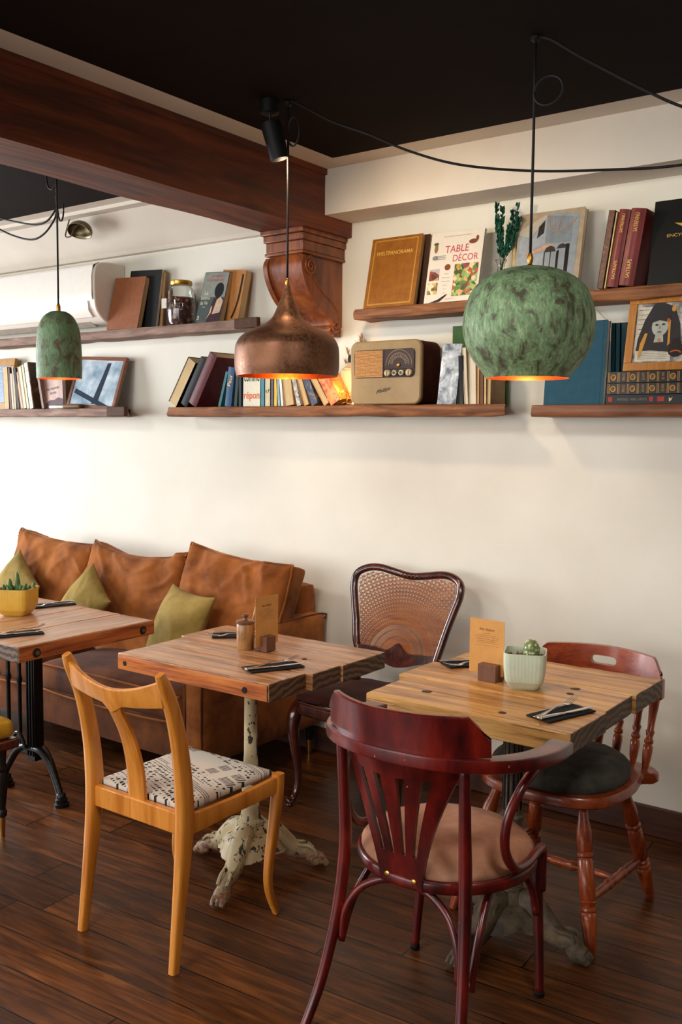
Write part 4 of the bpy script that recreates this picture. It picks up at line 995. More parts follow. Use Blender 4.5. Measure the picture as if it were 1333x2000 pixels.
# ------------------------------------------------------------------ spindle-back chair behind the right table
t = thing('spindle_chair', 'cherry wood spindle back chair with dark padded seat between the blond table and the wall', 'chair', (-1.26, -.7, 0))
CX = -1.262
def turned(p0, p1, s=1.0, kind='leg'):
    if kind == 'leg': pf = [(0, .013), (.02, .0145), (.10, .019), (.24, .024), (.27, .025), (.285, .020), (.295, .0255), (.31, .0255), (.32, .018), (.335, .021), (.35, .0255), (.36, .020), (.37, .0235), (.50, .0245), (.62, .0245), (.64, .019), (.65, .0255), (.67, .0255), (.68, .020), (.70, .0235), (.82, .024), (.90, .017), (1.0, .0145)]
    elif kind == 'spindle': pf = [(0, .009), (.10, .014), (.22, .0165), (.28, .016), (.30, .011), (.32, .0155), (.35, .0155), (.37, .011), (.42, .013), (.45, .0155), (.48, .011), (.6, .0125), (.78, .017), (.86, .018), (.90, .0135), (1, .010)]
    else: pf = [(0, .008), (.12, .012), (.28, .0155), (.33, .012), (.35, .0165), (.38, .0165), (.40, .013), (.5, .016), (.60, .013), (.62, .0165), (.65, .0165), (.67, .012), (.72, .0155), (.88, .012), (1, .008)]
    return lathe(MB(), [(a, r * s) for a, r in pf], p0, p1, 18)
legs = {(-1, -1): ((-1.498, -.985, 0), (-1.405, -.86, .405)), (1, -1): ((-1.020, -.995, 0), (-1.115, -.86, .405)), (-1, 1): ((-1.435, -.515, 0), (-1.375, -.62, .405)), (1, 1): ((-1.006, -.508, 0), (-1.062, -.64, .405))}
for k, (a, b) in legs.items(): obj('leg', turned(a, b), CHERRY, t, w=True, smooth=50)
def along(a, b, f): return tuple(V(a) + (V(b) - V(a)) * f)
m1 = {}
for s in (-1, 1):
    a = along(*legs[(s, -1)], .36); b = along(*legs[(s, 1)], .36); obj('stretcher', turned(a, b, 1, 'st'), CHERRY, t, w=True, smooth=50); m1[s] = along(a, b, .5)
obj('stretcher', turned(m1[-1], m1[1], .95, 'st'), CHERRY, t, w=True, smooth=50)
outl = [(-.215, -.455), (-.262, -.49), (-.268, -.53), (-.235, -.565), (-.245, -.66), (-.240, -.76), (-.205, -.86), (-.12, -.915), (0, -.93), (.12, -.915), (.205, -.86), (.240, -.76), (.245, -.66), (.235, -.565), (.268, -.53), (.262, -.49), (.215, -.455), (.1, -.445), (-.1, -.445)]
o3 = cr([p for p in outl + outl[:1]], 4)[:-1]; mb = MB(); n = len(o3)
for z, k in ((.400, .97), (.406, 1.0), (.428, 1.0), (.436, .975)): mb.v += [(CX + x * k, -.69 + (y + .69) * k, z) for x, y in o3]
for j in range(3):
    for i in range(n): mb.f.append((j * n + i, j * n + (i + 1) % n, (j + 1) * n + (i + 1) % n, (j + 1) * n + i)); mb.m.append(0)
mb.f += [tuple(range(n)), tuple(3 * n + i for i in range(n))]; mb.m += [0, 0]
obj('seat', mb, CHERRYX, t, w=True, smooth=50)
mb = MB(); pf = cr([(.434, .97), (.446, 1.0), (.468, 1.0), (.488, .93), (.502, .78), (.509, .45), (.511, .0)], 3); n = 44
for z, k in pf:
    for i in range(n):
        a = 2 * pi * i / n; mb.v.append((CX + .222 * k * sgnp(cos(a), .85), -.695 + .212 * k * sgnp(sin(a), .85), z + .002 * NZ.noise(V((cos(a) * k * 5, sin(a) * k * 5, 1)))))
for j in range(len(pf) - 1):
    for i in range(n): mb.f.append((j * n + i, j * n + (i + 1) % n, (j + 1) * n + (i + 1) % n, (j + 1) * n + i)); mb.m.append(0)
obj('seat_pad', mb, CHARV, t, w=True, smooth=180)
# curved crest rail with hand hole
def rl(u): return (CX + u * .235, -.325 - .085 * u * u)
mb = MB(); us = [-1 + 2 * i / 40 for i in range(41)]; HOLE = [u for u in us if -.04 <= u <= .50]
def band(ulist, zbf, ztf, th=.011):
    o = len(mb.v); m_ = len(ulist)
    for u in ulist:
        x, y = rl(u); 
        for (k, z) in ((1, zbf(u)), (-1, zbf(u)), (-1, ztf(u)), (1, ztf(u))): mb.v.append((x, y + th * k + (z - .73) * .18, z))
    for i in range(m_ - 1):
        for k in range(4): a = o + i * 4 + k; b = o + i * 4 + (k + 1) % 4; mb.f.append((a, b, b + 4, a + 4)); mb.m.append(0)
    mb.f += [tuple(o + k for k in range(4)), tuple(o + (m_ - 1) * 4 + k for k in range(4))]; mb.m += [0, 0]
def ztop(u):
    a = abs(u); return .792 - .006 * u * u if a < .86 else .786 - (a - .86) / .14 * .05
zb_ = lambda u: .690 + .004 * u * u
hw = lambda u: math.sqrt(max(0, 1 - (abs(u - .23) / .27) ** 4)) * .0155
h0, h1 = -.20, .21
lo = [-1 + (h0 + 1) * i / 20 for i in range(20)]; hi = [h1 + (1 - h1) * (i + 1) / 20 for i in range(20)]; mid = [h0 + (h1 - h0) * (1 - cos(pi * i / 24)) / 2 for i in range(25)]
hw2 = lambda u: (math.sqrt(max(0, 1 - (abs(u - (h0 + h1) / 2) / ((h1 - h0) / 2)) ** 6)) * .0155)
al = lo + mid + hi; hh = lambda u: hw2(u) if h0 < u < h1 else 0
for u in al:
    x, y = rl(u)
    for z in (zb_(u), .742 - hh(u), .742 + hh(u), ztop(u)):
        for k in (1, -1): mb.v.append((x, y + .011 * k + (z - .73) * .18, z))
for i in range(len(al) - 1):
    a = i * 8; b = a + 8; hole = h0 - 1e-6 <= al[i] and al[i + 1] <= h1 + 1e-6
    for s in (0, 1):
        mb.f += [(a + s, b + s, b + 2 + s, a + 2 + s), (a + 4 + s, b + 4 + s, b + 6 + s, a + 6 + s)]; mb.m += [0, 0]
        if not hole: mb.f.append((a + 2 + s, b + 2 + s, b + 4 + s, a + 4 + s)); mb.m.append(0)
    mb.f += [(a, a + 1, b + 1, b), (a + 6, a + 7, b + 7, b + 6)]; mb.m += [0, 0]
    if hole: mb.f += [(a + 2, a + 3, b + 3, b + 2), (a + 4, a + 5, b + 5, b + 4)]; mb.m += [0, 0]
for a in (0, (len(al) - 1) * 8):
    mb.f += [(a, a + 1, a + 3, a + 2), (a + 4, a + 5, a + 7, a + 6)]; mb.m += [0, 0]
r_ = obj('crest_rail', mb, CHERRYX, t, w=True, smooth=50)
for s in (-1, 1):
    x, y = rl(s * .985); obj('rail_end', box(MB(), x - .014, x + .012, y - .02, y + .016, .655, .725), CHERRYX, t, w=True, bevel=.005)
for u, bx, by in ((.93, .218, -.495), (.66, .165, -.465), (.36, .10, -.455), (.06, .03, -.452), (-.25, -.05, -.452), (-.55, -.13, -.457), (-.80, -.19, -.470), (-.95, -.222, -.495)):
    x, y = rl(u); obj('spindle', turned((CX + bx, by, .43), (x, y - .006, .697), 1, 'spindle'), CHERRY, t, w=True, smooth=50)

# ------------------------------------------------------------------ yellow-topped stool at the left edge
t = thing('upholstered_stool', 'dark wooden stool with golden yellow padded seat, cut off at the left edge', 'stool', (-3.36, -1.66, 0))
mb = rbox(MB(), -3.55, -3.145, -1.875, -1.485, .372, .452, .028, (12, 12, 6), .003, bulge=(0, 0, .012)); obj('seat_pad', mb, YELV, t, w=True, smooth=80)
obj('seat_frame', box(MB(), -3.56, -3.135, -1.885, -1.475, .335, .375), MAHOG, t, w=True, bevel=.008)
DKW = plain('#17100d', .4)
for (x, y) in ((-3.155, -1.545), (-3.155, -1.86), (-3.53, -1.545), (-3.53, -1.86)):
    l_ = obj('leg', lathe(MB(), [(0, .013), (.004, .018), (.02, .019), (.03, .013), (.10, .021), (.16, .023), (.175, .017), (.19, .023), (.21, .017), (.26, .022)], (x, y, .078), (x, y, .34), 16), DKW, t, w=True)
    obj('foot_cap', lathe(MB(), [(0, .0085), (.075, .0125), (.08, .0125)], (x, y, 0), (x, y, .08), 14), BRASS, l_, w=True)
# ------------------------------------------------------------------ shelves
def shelf(name, label, x0, x1, zt_, zb, dep, mat_, seed, cap=None, rough_=1.0, cut=0):
    t = thing(name, label, 'shelf', ((x0 + x1) / 2, 0, zb), 0)
    mb = MB(); n = max(10, int((x1 - x0) / .025)); box(mb, x0, x1, -dep, -.001, zb, zt_, seg=(n, 6, 4))
    for i, v in enumerate(mb.v):
        x, y, z = v; k = NZ.noise(V((x * 4 + seed, 0, z * 9))) * .6 + NZ.noise(V((x * 17 + seed, 2, z * 30))) * .4
        if y < -dep + 1e-4: y += abs(k) * .014 * rough_ + (.006 if z in (zb, zt_) else 0)
        if abs(z - zb) < 1e-6: z += (NZ.noise(V((x * 6 + seed, y * 9, 5))) * .006) * rough_
        if abs(z - zt_) < 1e-6 and y < -dep + .03: z -= abs(NZ.noise(V((x * 9 + seed, 4, 1)))) * .003 * rough_
        if x - x0 < .03: x += (x0 + .03 - x) * .0 + abs(NZ.noise(V((seed, y * 14, z * 25)))) * .025 * rough_ * (1 - (v[0] - x0) / .03)
        if x1 - x < .03: x -= abs(NZ.noise(V((seed + 3, y * 14, z * 25)))) * .025 * rough_ * (1 - (x1 - v[0]) / .03)
        if cut and x1 - v[0] < .2: x -= (v[1] + dep) / dep * cut * (1 - (x1 - v[0]) / .2)
        mb.v[i] = (x, y, z)
    obj('board', mb, mat_, t, w=True, smooth=55, bevel=.002)
    if cap: obj('end_cap', box(MB(), cap[0], cap[1], -dep - .006, -dep + .02, zb + cap[2], zt_ + cap[3]), ENDCAP, t, w=True, bevel=.004)
    return t
ZU, ZL = 2.100, 1.672
shelf('wall_shelf', 'upper left driftwood shelf beside the air conditioner, with glass jar and novel', -5.6, -3.095, ZU - .004, 2.050, .15, DRIFTG, 1, (-3.235, -3.085, 0, .004), cut=.13)
shelf('wall_shelf', 'lower left driftwood shelf with pale books and glazed picture frame', -5.6, -3.985, ZL, 1.628, .20, DRIFTG, 2, (-4.12, -3.975, .0, .008), cut=.17)
shelf('wall_shelf', 'long rough driftwood shelf under the old radio', -3.665, -1.745, ZL + .002, 1.627, .20, DRIFT, 3, cut=.10)
shelf('wall_shelf', 'upper right wooden shelf passing behind the green globe lamp', -2.535, -.55, ZU, 2.054, .14, DRIFT, 4, None, .7)
shelf('wall_shelf', 'lower right plain wooden shelf with teal books and stacked encyclopedias', -1.638, -.55, ZL - .004, 1.622, .20, SHELFS, 5, None, .25)

# ------------------------------------------------------------------ books
def book_root(name, label, group, x, z, y=0, mat=None):
    t = link(name, None); t.empty_display_size = .03; t.location = (x, y, z)
    if mat is not None: t.rotation_euler = mat.to_euler()
    t.matrix_basis = T(x, y, z) @ (mat if mat is not None else MX.Identity(4)); return tag(t, label, 'book', group)
def book(label, x, w, h, lean, dep, zs, cover, pages=PAGES, yf=-.17, group=None, mode='spine', round_=.0, title=None, cth=.0018, bands=None):
    """upright book; mode 'spine' shows its back, 'pages' its fore-edge. lean in degrees, + to the right"""
    z = zs + abs(sin(rad(lean))) * w / 2
    t = book_root('book', label, group, x, z, 0, RY(lean)); s = -1 if mode == 'spine' else 1
    yb = yf + dep; mb = MB(); hw = w / 2
    box(mb, -hw, -hw + cth, yf, yb, 0, h); box(mb, hw - cth, hw, yf, yb, 0, h)
    ys = yf if mode == 'spine' else yb - cth
    if mode == 'spine' and round_:
        o = [(-hw, yf + .004)] + [(-hw + w * i / 8, yf - round_ * sin(pi * i / 8)) for i in range(9)] + [(hw, yf + .004)]
        n = len(o); vs = [(a, b, 0) for a, b in o] + [(a, b, h) for a, b in o]; mb.add(vs, [tuple(range(n)), tuple(range(n, 2 * n))] + [(i, (i + 1) % n, (i + 1) % n + n, i + n) for i in range(n)])
    else: box(mb, -hw, hw, ys, ys + cth, 0, h)
    obj('cover', mb, cover, t, smooth=50)
    a, b = (yf + cth, yb - .003) if mode == 'spine' else (yf + .003, yb - cth)
    obj('pages', box(MB(), -hw + cth, hw - cth, a, b, .002, h - .003), pages, t, smooth=0)
    yy = yf - round_ - .0006
    if bands:
        mb = MB()
        for f0, f1 in bands: quad(mb, -hw * .92, hw * .92, h * f0, h * f1, yf - (round_ * .8 if round_ else 0) - .0007)
        obj('spine_print', mb, GOLD, t, smooth=0)
    if title:
        for (s_, f0, f1, col, rot) in title: text(s_, t, col, (0, yy, h * (f0 + f1) / 2), width=h * (f1 - f0), height=w * (.5 if len(s_) < 6 else .28), rot=rot)
    return t
C = lambda c, r=.6, **k: plain(c, r, **k)
GM = 'old books on the long driftwood shelf'
book('thick old book with brown page edges out, leaning at the left end of its shelf', -3.640, .062, .262, 33, .17, ZL, C('#14110f'), PAGES, -.18, GM, 'pages')
book('black book leaning between the page edged book and the maroon book', -3.562, .046, .270, 32, .165, ZL, C('#0b090d', .6), PAGES, -.175, GM, round_=.004)
book('large worn maroon book leaning against the black book', -3.495, .056, .285, 31, .175, ZL, C('#5f2228', .5, var=.2), PAGES, -.18, GM, round_=.005)
book('thin teal book leaning beside the blue clothbound book', -3.320, .019, .178, 17, .12, ZL, C('#2f6f74'), PAGES, -.17, GM)
book('blue clothbound book with gold title leaning on the driftwood shelf', -3.262, .042, .192, 8, .13, ZL, C('#33557a', .6, var=.15), PAGES, -.17, GM, round_=.003, title=[('Paul', .52, .78, GOLD, 80)])
book('slim dark green book standing right of the blue one', -3.212, .022, .166, 5, .12, ZL, C('#1d3429'), PAGES, -.17, GM)
book('thin dark blue book beside the white book with green lettering', -3.182, .020, .165, 0, .12, ZL, C('#1c2433'), PAGEW, -.17, GM)
FM = dict(group=GM)
book('slim book with blue spine right of the white lettered book', -3.037, .025, .172, 0, .12, ZL, C('#3f8296'), PAGEW, -.17, GM)
book('cream spined paperback with small black mark under the copper lamp', -3.006, .033, .176, 0, .12, ZL, C('#cdbf98'), PAGEW, -.17, GM, title=[('tf', .35, .5, BLACKP, 0)])
book('narrow grey violet book under the copper lamp', -2.978, .018, .172, 0, .12, ZL, C('#5c5563'), PAGEW, -.17, GM)
book('narrow yellow and white book under the copper lamp', -2.957, .020, .170, 0, .12, ZL, C('#e0b63a'), PAGEW, -.17, GM, bands=None)
book('slim pale blue book leaning slightly under the copper lamp', -2.935, .017, .165, -4, .12, ZL, C('#8fa9b5'), PAGEW, -.17, GM)
book('slim white book leaning slightly left under the copper lamp', -2.915, .017, .165, -6, .12, ZL, C('#e6e1d6'), PAGEW, -.17, GM)
book('tan paperback with its page edges turned out, leaning left', -2.872, .054, .160, -9, .12, ZL, C('#b08350'), PAGES, -.17, GM, 'pages')
book('book with black and white patterned spine leaning left', -2.815, .026, .165, -15, .12, ZL, mk_multi('speckled_print', ['#2a2624', '#8b8378', '#d8cfc0', '#4f3a33'], 60, 'n'), PAGES, -.17, GM)
book('tan book leaning left beside the dark blue cover', -2.770, .028, .165, -20, .12, ZL, C('#c28a4a'), PAGES, -.17, GM, 'pages')
book('dark blue paperback with yellow print leaning left', -2.722, .040, .165, -25, .12, ZL, mk_multi('dark_blue_print', ['#181a26', '#1d2233', '#3b4460', '#a58238'], 18, 'n'), PAGES, -.17, GM)
book('tan page edged book leaning far left near the fairy lights', -2.655, .030, .172, -33, .09, ZL, C('#d29a55'), PAGES, -.17, GM, 'pages')
book('paperback with orange painted cover leaning furthest left near the fairy lights', -2.600, .062, .165, -32, .088, ZL, mk_multi('orange_painted_print', ['#2c1a12', '#b4481d', '#d87b33', '#e09a50', '#2f5a45'], 22, 'n'), PAGES, -.175, GM)
GR = 'books right of the radio'
book('black glossy book standing behind the silvery cover', -1.960, .022, .200, -2, .13, ZL, C('#0e0d0d', .3), PAGEW, -.17, GR)
book('cream wedge shaped stack of pages beside the black book', -1.937, .018, .235, -4, .13, ZL, C('#bfae93'), PAGEW, -.17, GR, 'pages')
book('cream paperback with page edges out, half behind the globe lamp', -1.908, .032, .222, -2, .13, ZL, C('#c9b797'), PAGEW, -.17, GR, 'pages')
book('tan paperback with rusty brown edge below the globe lamp', -1.884, .013, .200, -1, .13, ZL, C('#a05f34'), PAGES, -.17, GR, 'pages')
book('brown spined paperback below the globe lamp', -1.867, .018, .195, -1, .13, ZL, C('#6f4a30'), PAGES, -.17, GR)
book('thin pale yellow book with green mark below the globe lamp', -1.851, .012, .19, -1, .13, ZL, C('#d4bb80'), PAGEW, -.17, GR)
book('light brown paperback beside the green board', -1.835, .016, .19, 0, .13, ZL, C('#9d7f5b'), PAGES, -.17, GR, 'pages')
GU = 'leather books on the upper right shelf'
book('narrow brown book with gilt patterned spine on the upper right shelf', -1.396, .024, .285, 8, .11, ZU, mk_multi('gilt_brown_leather', ['#3c1f10', '#5b3119', '#6b3d20', '#a97c3f'], 90, 'n'), PAGES, -.14, GU)
book('thin pale yellow booklet between the brown book and red book', -1.377, .008, .277, 8, .11, ZU, C('#d6c282'), PAGEW, -.14, GU)
for k, (x, w, h, nm) in enumerate(((-1.349, .042, .281, 'narrower red leather book with gilt spine lettering'), (-1.296, .056, .277, 'thicker red leather book with gilt spine lettering'))):
    book(nm, x, w, h, 8.5, .13, ZU, C('#701b16', .35, var=.18), PAGES, -.14, GU, round_=.006, title=[('SAITREVINU', .70, .94, GOLD, -90 + 180), ('SAITRAPS', .10, .34, GOLD, 90)])
GT = 'teal cloth volumes on the lower right shelf'
for k, (x, w) in enumerate(((-1.352, .017), (-1.334, .018), (-1.309, .026))):
    book(['dark teal volume right behind the teal face-out book', 'dark teal volume, middle of three beside the framed portrait', 'dark teal volume half hidden by the framed portrait'][k], x, w, .308, -1, .085, ZL - .004, C('#163c44', .7), PAGEW, -.09, GT)
GL = 'pale books on the lower left shelf'
for (lb, x, w, h, a, c, md) in (('tan hardback on the lower left shelf in front of the gold frame', -5.070, .046, .250, -3, '#bfa06c', 'spine'), ('brown book behind the tan hardback', -5.030, .022, .246, -4, '#5b3323', 'spine'),
        ('thin pink edged white book on the lower left shelf', -5.008, .020, .212, -5, '#dbb6a4', 'spine'), ('slim cream book with grey spine on the lower left shelf', -4.986, .022, .250, -5, '#b7ab8b', 'spine'),
        ('dark purple book leaning on the lower left shelf', -4.957, .024, .244, -8, '#2e1f26', 'spine'), ('slim book with apricot page edges on the lower left shelf', -4.926, .020, .222, -12, '#d8934e', 'pages'),
        ('white paperback leaning left of the green dome lamp', -4.897, .032, .255, -11, '#e8ddcf', 'pages'), ('thin yellowish white paperback leaning left of the green dome lamp', -4.862, .022, .262, -11, '#d8cfa2', 'spine')):
    book(lb, x, w, h, a, .13, ZL, C(c), PAGEW, -.165, GL, md)
t = book('book with swirl patterned spine and dark ornate brown cover, leaning left', -4.822, .036, .272, -11, .15, ZL, mk_multi('swirl_print', ['#3a2618', '#e3d9c6', '#6a4a30', '#efe6d4'], 45, 'n'), PAGEW, -.17, GL)
obj('ornate_cover', box(MB(), .0182, .0198, -.165, -.02, 0, .272), mk_multi('ornate_brown_print', ['#26150b', '#3a2312', '#4b2e17', '#8f6a35'], 14, 'n'), t)
book('thin pinkish brown book leaning behind the green dome lamp', -4.715, .022, .232, -13, .13, ZL, C('#8d7266'), PAGEW, -.17, GL)

# face-out books leaning back on the wall
def face_book(label, x, y, z, w, h, th, tilt, cover, pages=PAGEW, group=None, roll=0, name='book', cat='book', soft=0):
    t = link(name, None); m = RY(roll) @ RX(-tilt); t.location = (x, y, z); t.rotation_euler = m.to_euler(); t.matrix_basis = T(x, y, z) @ m
    tag(t, label, cat, group)
    mb = box(MB(), -w / 2, w / 2, 0, .002, 0, h); box(mb, -w / 2, w / 2, th - .002, th, 0, h); box(mb, -w / 2, -w / 2 + .002, .002, th - .002, 0, h)
    obj('cover', mb, cover, t, bevel=.0008)
    obj('pages', box(MB(), -w / 2 + .002, w / 2 - .003, .002, th - .002, .002, h - .003), pages, t, smooth=0)
    return t
E0 = -.0006
# tan leather panorama book, a brown book behind it
t = face_book('tan leather book titled WELTPANORAMA in gold, facing out on the upper right shelf', -2.352, -.135, ZU, .262, .318, .022, 13, C('#8f5717', .5, var=.15), PAGES)
mb = MB(); W_, H_ = .262, .318
for k, (g, th_) in enumerate(((.012, .0022), (.0165, .0010))):
    x0, x1, z0, z1 = -W_ / 2 + g + .006, W_ / 2 - g - .008, g, H_ - g
    quad(mb, x0, x1, z0, z0 + th_, E0); quad(mb, x0, x1, z1 - th_, z1, E0); quad(mb, x0, x0 + th_, z0, z1, E0); quad(mb, x1 - th_, x1, z0, z1, E0)
obj('gold_border', mb, GOLD, t, smooth=0)
text('WELTPANORAMA', t, GOLD, (-.004, E0, .246), width=.190, height=.018, bold=.02)
face_book('dark brown book standing right behind the tan leather panorama book', -2.325, -.09, ZU, .255, .312, .02, 9, C('#3a2013', .5), PAGES)
# table decor
t = face_book('white book titled TABLE DECOR in red with food photos, facing out', -2.045, -.135, ZU, .252, .305, .016, 12, C('#ddd3c3', .35, var=.02), PAGEW)
RED = C('#c22f3a', .5); INK = C('#3b332f', .6)
text('TABLE', t, RED, (.005, E0, .228), width=.112, height=.030); text('DÉCOR', t, RED, (.050, E0, .190), width=.118, height=.036)
text('Tessa Evelegh and Simone Smart Edition', t, INK, (.000, E0, .284), width=.13, height=.005)
photo1 = mk_multi('table_setting_photo', ['#2f4a1d', '#4f7a2e', '#7d9a45', '#c9a25a', '#b04a30', '#5b3a22', '#8fae63', '#d9c79a'], 70)
photo2 = mk_multi('napkin_photo', ['#6d3b1f', '#c78a2e', '#a12a22', '#b9a6a8', '#472a20'], 45); photo3 = mk_multi('plate_photo', ['#c9a86a', '#8e7344', '#e6d5ad', '#6d5428'], 60)
mb = MB(); quad(mb, .004, .116, .022, .160, E0, 0); quad(mb, -.114, -.066, .096, .146, E0, 1); quad(mb, -.116, -.068, .036, .086, E0, 2)
disc(mb, .078, .252, .020, .010, E0, 3); disc(mb, .096, .264, .007, .012, E0, 3); disc(mb, -.096, .236, .009, .020, E0, 4); disc(mb, -.098, .256, .012, .007, E0, 5)
disc(mb, -.030, .150, .015, .014, E0, 3, 9); poly(mb, [(-.10, .0), (-.06, .012), (-.028, .030), (-.020, .026), (-.050, .002), (-.07, -.0)], E0, 6); poly(mb, [(-.030, .030), (-.018, .034), (-.015, .030), (-.028, .025)], E0, 7)
for i in range(3): quad(mb, -.092, -.045, .186 + i * .007, .189 + i * .007, E0, 8)
disc(mb, -.096, .195, .014, .010, E0, 8)
disc(mb, .022, .148, .012, .012, E0 - .0003, 9, 4, 30); disc(mb, .056, .150, .013, .012, E0 - .0003, 10, 5)
obj('cover_print', mb, [photo1, photo2, photo3, C('#7a3f22'), C('#8c6a3a'), C('#4c5f38'), C('#2d1a12'), C('#7d2a20'), C('#8d8983', .3), C('#c99a2c'), C('#9a3f5c')], t, smooth=0)
for i, s_ in enumerate(('Seasonal', 'Fruits & flowers', 'Festive place settings', 'Centrepiece', 'Napkins', 'Wines')): text(s_, t, INK, (-.032, E0, .122 - i * .0165), height=.0042)
text('HACHETTE', t, C('#b96a5c'), (-.005, E0, .012), width=.034, height=.005)
# interior design book with an abstracted view of a pale house interior
t = face_book('large design book with a pale grey interior photograph, behind the globe lamp cord', -1.628, -.13, ZU, .275, .335, .030, 11, C('#a7947a', .4), PAGEW)
mb = MB(); X = lambda u: -.1375 + .262 * u; Z = lambda v: .335 * v
def P(pts, mi, d=0): poly(mb, [(X(a), Z(b)) for a, b in pts], E0 - d * .0002, mi)
P([(0.01, .03), (.97, .03), (.97, .93), (.55, .97), (.03, .80)], 0)
P([(.03, .80), (.03, .74), (.22, .70), (.46, .93), (.44, .96)], 1, 1); P([(.05, .72), (.23, .68), (.46, .92), (.46, .62), (.15, .50), (.05, .52)], 2, 1)
P([(.46, .62), (.46, .95), (.88, .90), (.88, .60), (.62, .60)], 3, 1); P([(.32, .68), (.43, .74), (.43, .90), (.34, .82)], 4, 2)
for i in range(5): P([(.335, .70 + i * .028), (.425, .745 + i * .028), (.425, .755 + i * .028), (.335, .71 + i * .028)], 5, 3)
P([(.10, .49), (.46, .585), (.62, .60), (.52, .555), (.30, .50)], 6, 2); P([(.03, .08), (.46, .06), (.46, .50), (.10, .49), (.03, .46)], 2, 1)
P([(.46, .10), (.48, .10), (.48, .50), (.46, .50)], 4, 2); P([(.56, .10), (.575, .10), (.575, .50), (.56, .50)], 4, 2); P([(.47, .30), (.66, .29), (.66, .305), (.47, .315)], 4, 2)
P([(.66, .08), (.70, .08), (.70, .52), (.66, .50)], 5, 2); P([(.80, .20), (.86, .20), (.86, .58), (.80, .58)], 5, 2); P([(.03, .0), (.97, .0), (.97, .07), (.03, .07)], 4, 1)
P([(.46, .50), (.49, .555), (.555, .575), (.62, .555), (.65, .50)], 4, 3); P([(.66, .53), (.69, .575), (.75, .59), (.80, .57), (.82, .53)], 4, 3)
P([(.75, .10), (.96, .10), (.96, .18), (.75, .20)], 5, 2)
obj('cover_picture', mb, [C('#8f969b', .3), C('#b5aa98', .3), C('#9ba0a4', .3), C('#7e868b', .3), C('#3a3531', .3), C('#1f1c1c', .3), C('#c79877', .3)], t, smooth=0)
mb = MB(); sweep(mb, [(X(a), E0 - .0008, Z(b)) for a, b in ((.50, .92), (.52, .80), (.62, .745), (.80, .78), (.93, .88))], .0022, .0006, (0, 1, 0), 4, 2, 5); sweep(mb, [(X(a), E0 - .0008, Z(b)) for a, b in ((.58, .93), (.60, .76))], .0012, .0005, (0, 1, 0), 4, 2, 1); sweep(mb, [(X(a), E0 - .0008, Z(b)) for a, b in ((.68, .92), (.66, .755))], .0012, .0005, (0, 1, 0), 4, 2, 1)
obj('cover_ellipse', mb, C('#b77f52'), t)
book('slim beige book edge behind the design book and the globe lamp', -1.785, .018, .21, 0, .05, ZU, C('#b3996d'), PAGES, -.075, None)
# black encyclopedia
t = face_book('black encyclopedia with gold bird emblem at the right end of the upper shelf', -1.085, -.135, ZU, .265, .312, .034, 10, C('#14130f', .45), PAGEW)
text('ENCYCLOPEDIA', t, GOLD, (-.005, E0, .178), width=.145, height=.012)
mb = MB(); poly(mb, [(-.055, .224), (-.030, .221), (-.010, .211), (.01, .222), (.03, .232), (.012, .210), (-.002, .198), (-.024, .207)], E0); poly(mb, [(-.018, .196), (.02, .196), (.02, .193), (-.018, .193)], E0); obj('gold_emblem', mb, GOLD, t, smooth=0)
# teal cloth book facing out
t = face_book('teal blue cloth book facing out on the lower right shelf below the globe lamp', -1.480, -.165, ZL - .004, .240, .318, .030, 5, C('#274f60', .85, var=.1), PAGEW)
quad_ = quad(MB(), .104, .1055, .0, .318, E0); obj('hinge_line', quad_, C('#1b3b4a'), t, smooth=0)
# brown books in the upper left
t = face_book('worn tan brown book facing out beside the air conditioner', -4.068, -.14, ZU - .004, .245, .288, .030, 12, C('#8d5433', .55, var=.12), PAGES, roll=2)
face_book('black ring bound album behind the worn tan brown book', -3.985, -.088, ZU - .004, .245, .318, .022, 7, C('#171719', .5), PAGEW, roll=3)
face_book('thin tan cardboard folder standing last behind the black album', -3.955, -.058, ZU - .004, .225, .300, .008, 4, C('#a98052', .6), PAGES, roll=2)
# novel
t = face_book('paperback novel La femme du V with woman in beret on grey green cover', -3.430, -.14, ZU - .004, .170, .262, .030, 14, C('#4d5654', .4), PAGES, roll=3)
mb = MB(); P2 = lambda pts, mi, d=0: poly(mb, pts, E0 - d * .0002, mi)
P2([(-.082, .13), (.082, .13), (.082, .258), (-.082, .258)], 0); disc(mb, .038, .165, .031, .040, E0 - .0004, 1, 18)
P2([(-.01, .0), (.08, .0), (.08, .12), (.045, .135), (.01, .12), (-.002, .07)], 2, 1); P2([(.02, .04), (.07, .05), (.078, .11), (.056, .132), (.035, .115)], 3, 2); P2([(-.015, .012), (.012, .05), (.012, .085), (.004, .08), (-.002, .04)], 3, 2)
obj('cover_picture', mb, [C('#8b8f86', .4), C('#15161b', .5), C('#3a1f24', .5), C('#c5a68c', .5)], t, smooth=0)
PINK = C('#b5555c'); CRM = C('#ded8c2')
text('Douglas', t, PINK, (.006, E0 - .0006, .240), width=.078, height=.018); text('Kennedy', t, PINK, (.0, E0 - .0006, .218), width=.12, height=.024)
text('La', t, CRM, (-.045, E0 - .0006, .152), width=.024, height=.018); text('femme', t, CRM, (-.046, E0 - .0006, .126), width=.062, height=.018); text('du Ve', t, CRM, (-.050, E0 - .0006, .100), width=.050, height=.019)
text('roman', t, CRM, (-.045, E0 - .0006, .078), width=.02, height=.005); text('3', t, CRM, (-.070, E0 - .0006, .022), width=.013, height=.02)
t = face_book('thick tan page edged paperback with black band leaning right behind the novel', -3.345, -.095, ZU - .004, .155, .262, .045, 8, C('#b5793f', .6), PAGES, roll=6)
sweep(m_ := MB(), [(.03, -.001, .02), (.045, -.001, .06), (.058, -.001, .13), (.062, -.001, .24)], .007, .0008, (0, 1, 0), 4, 2, 4); obj('black_band', m_, BLACKP, t)
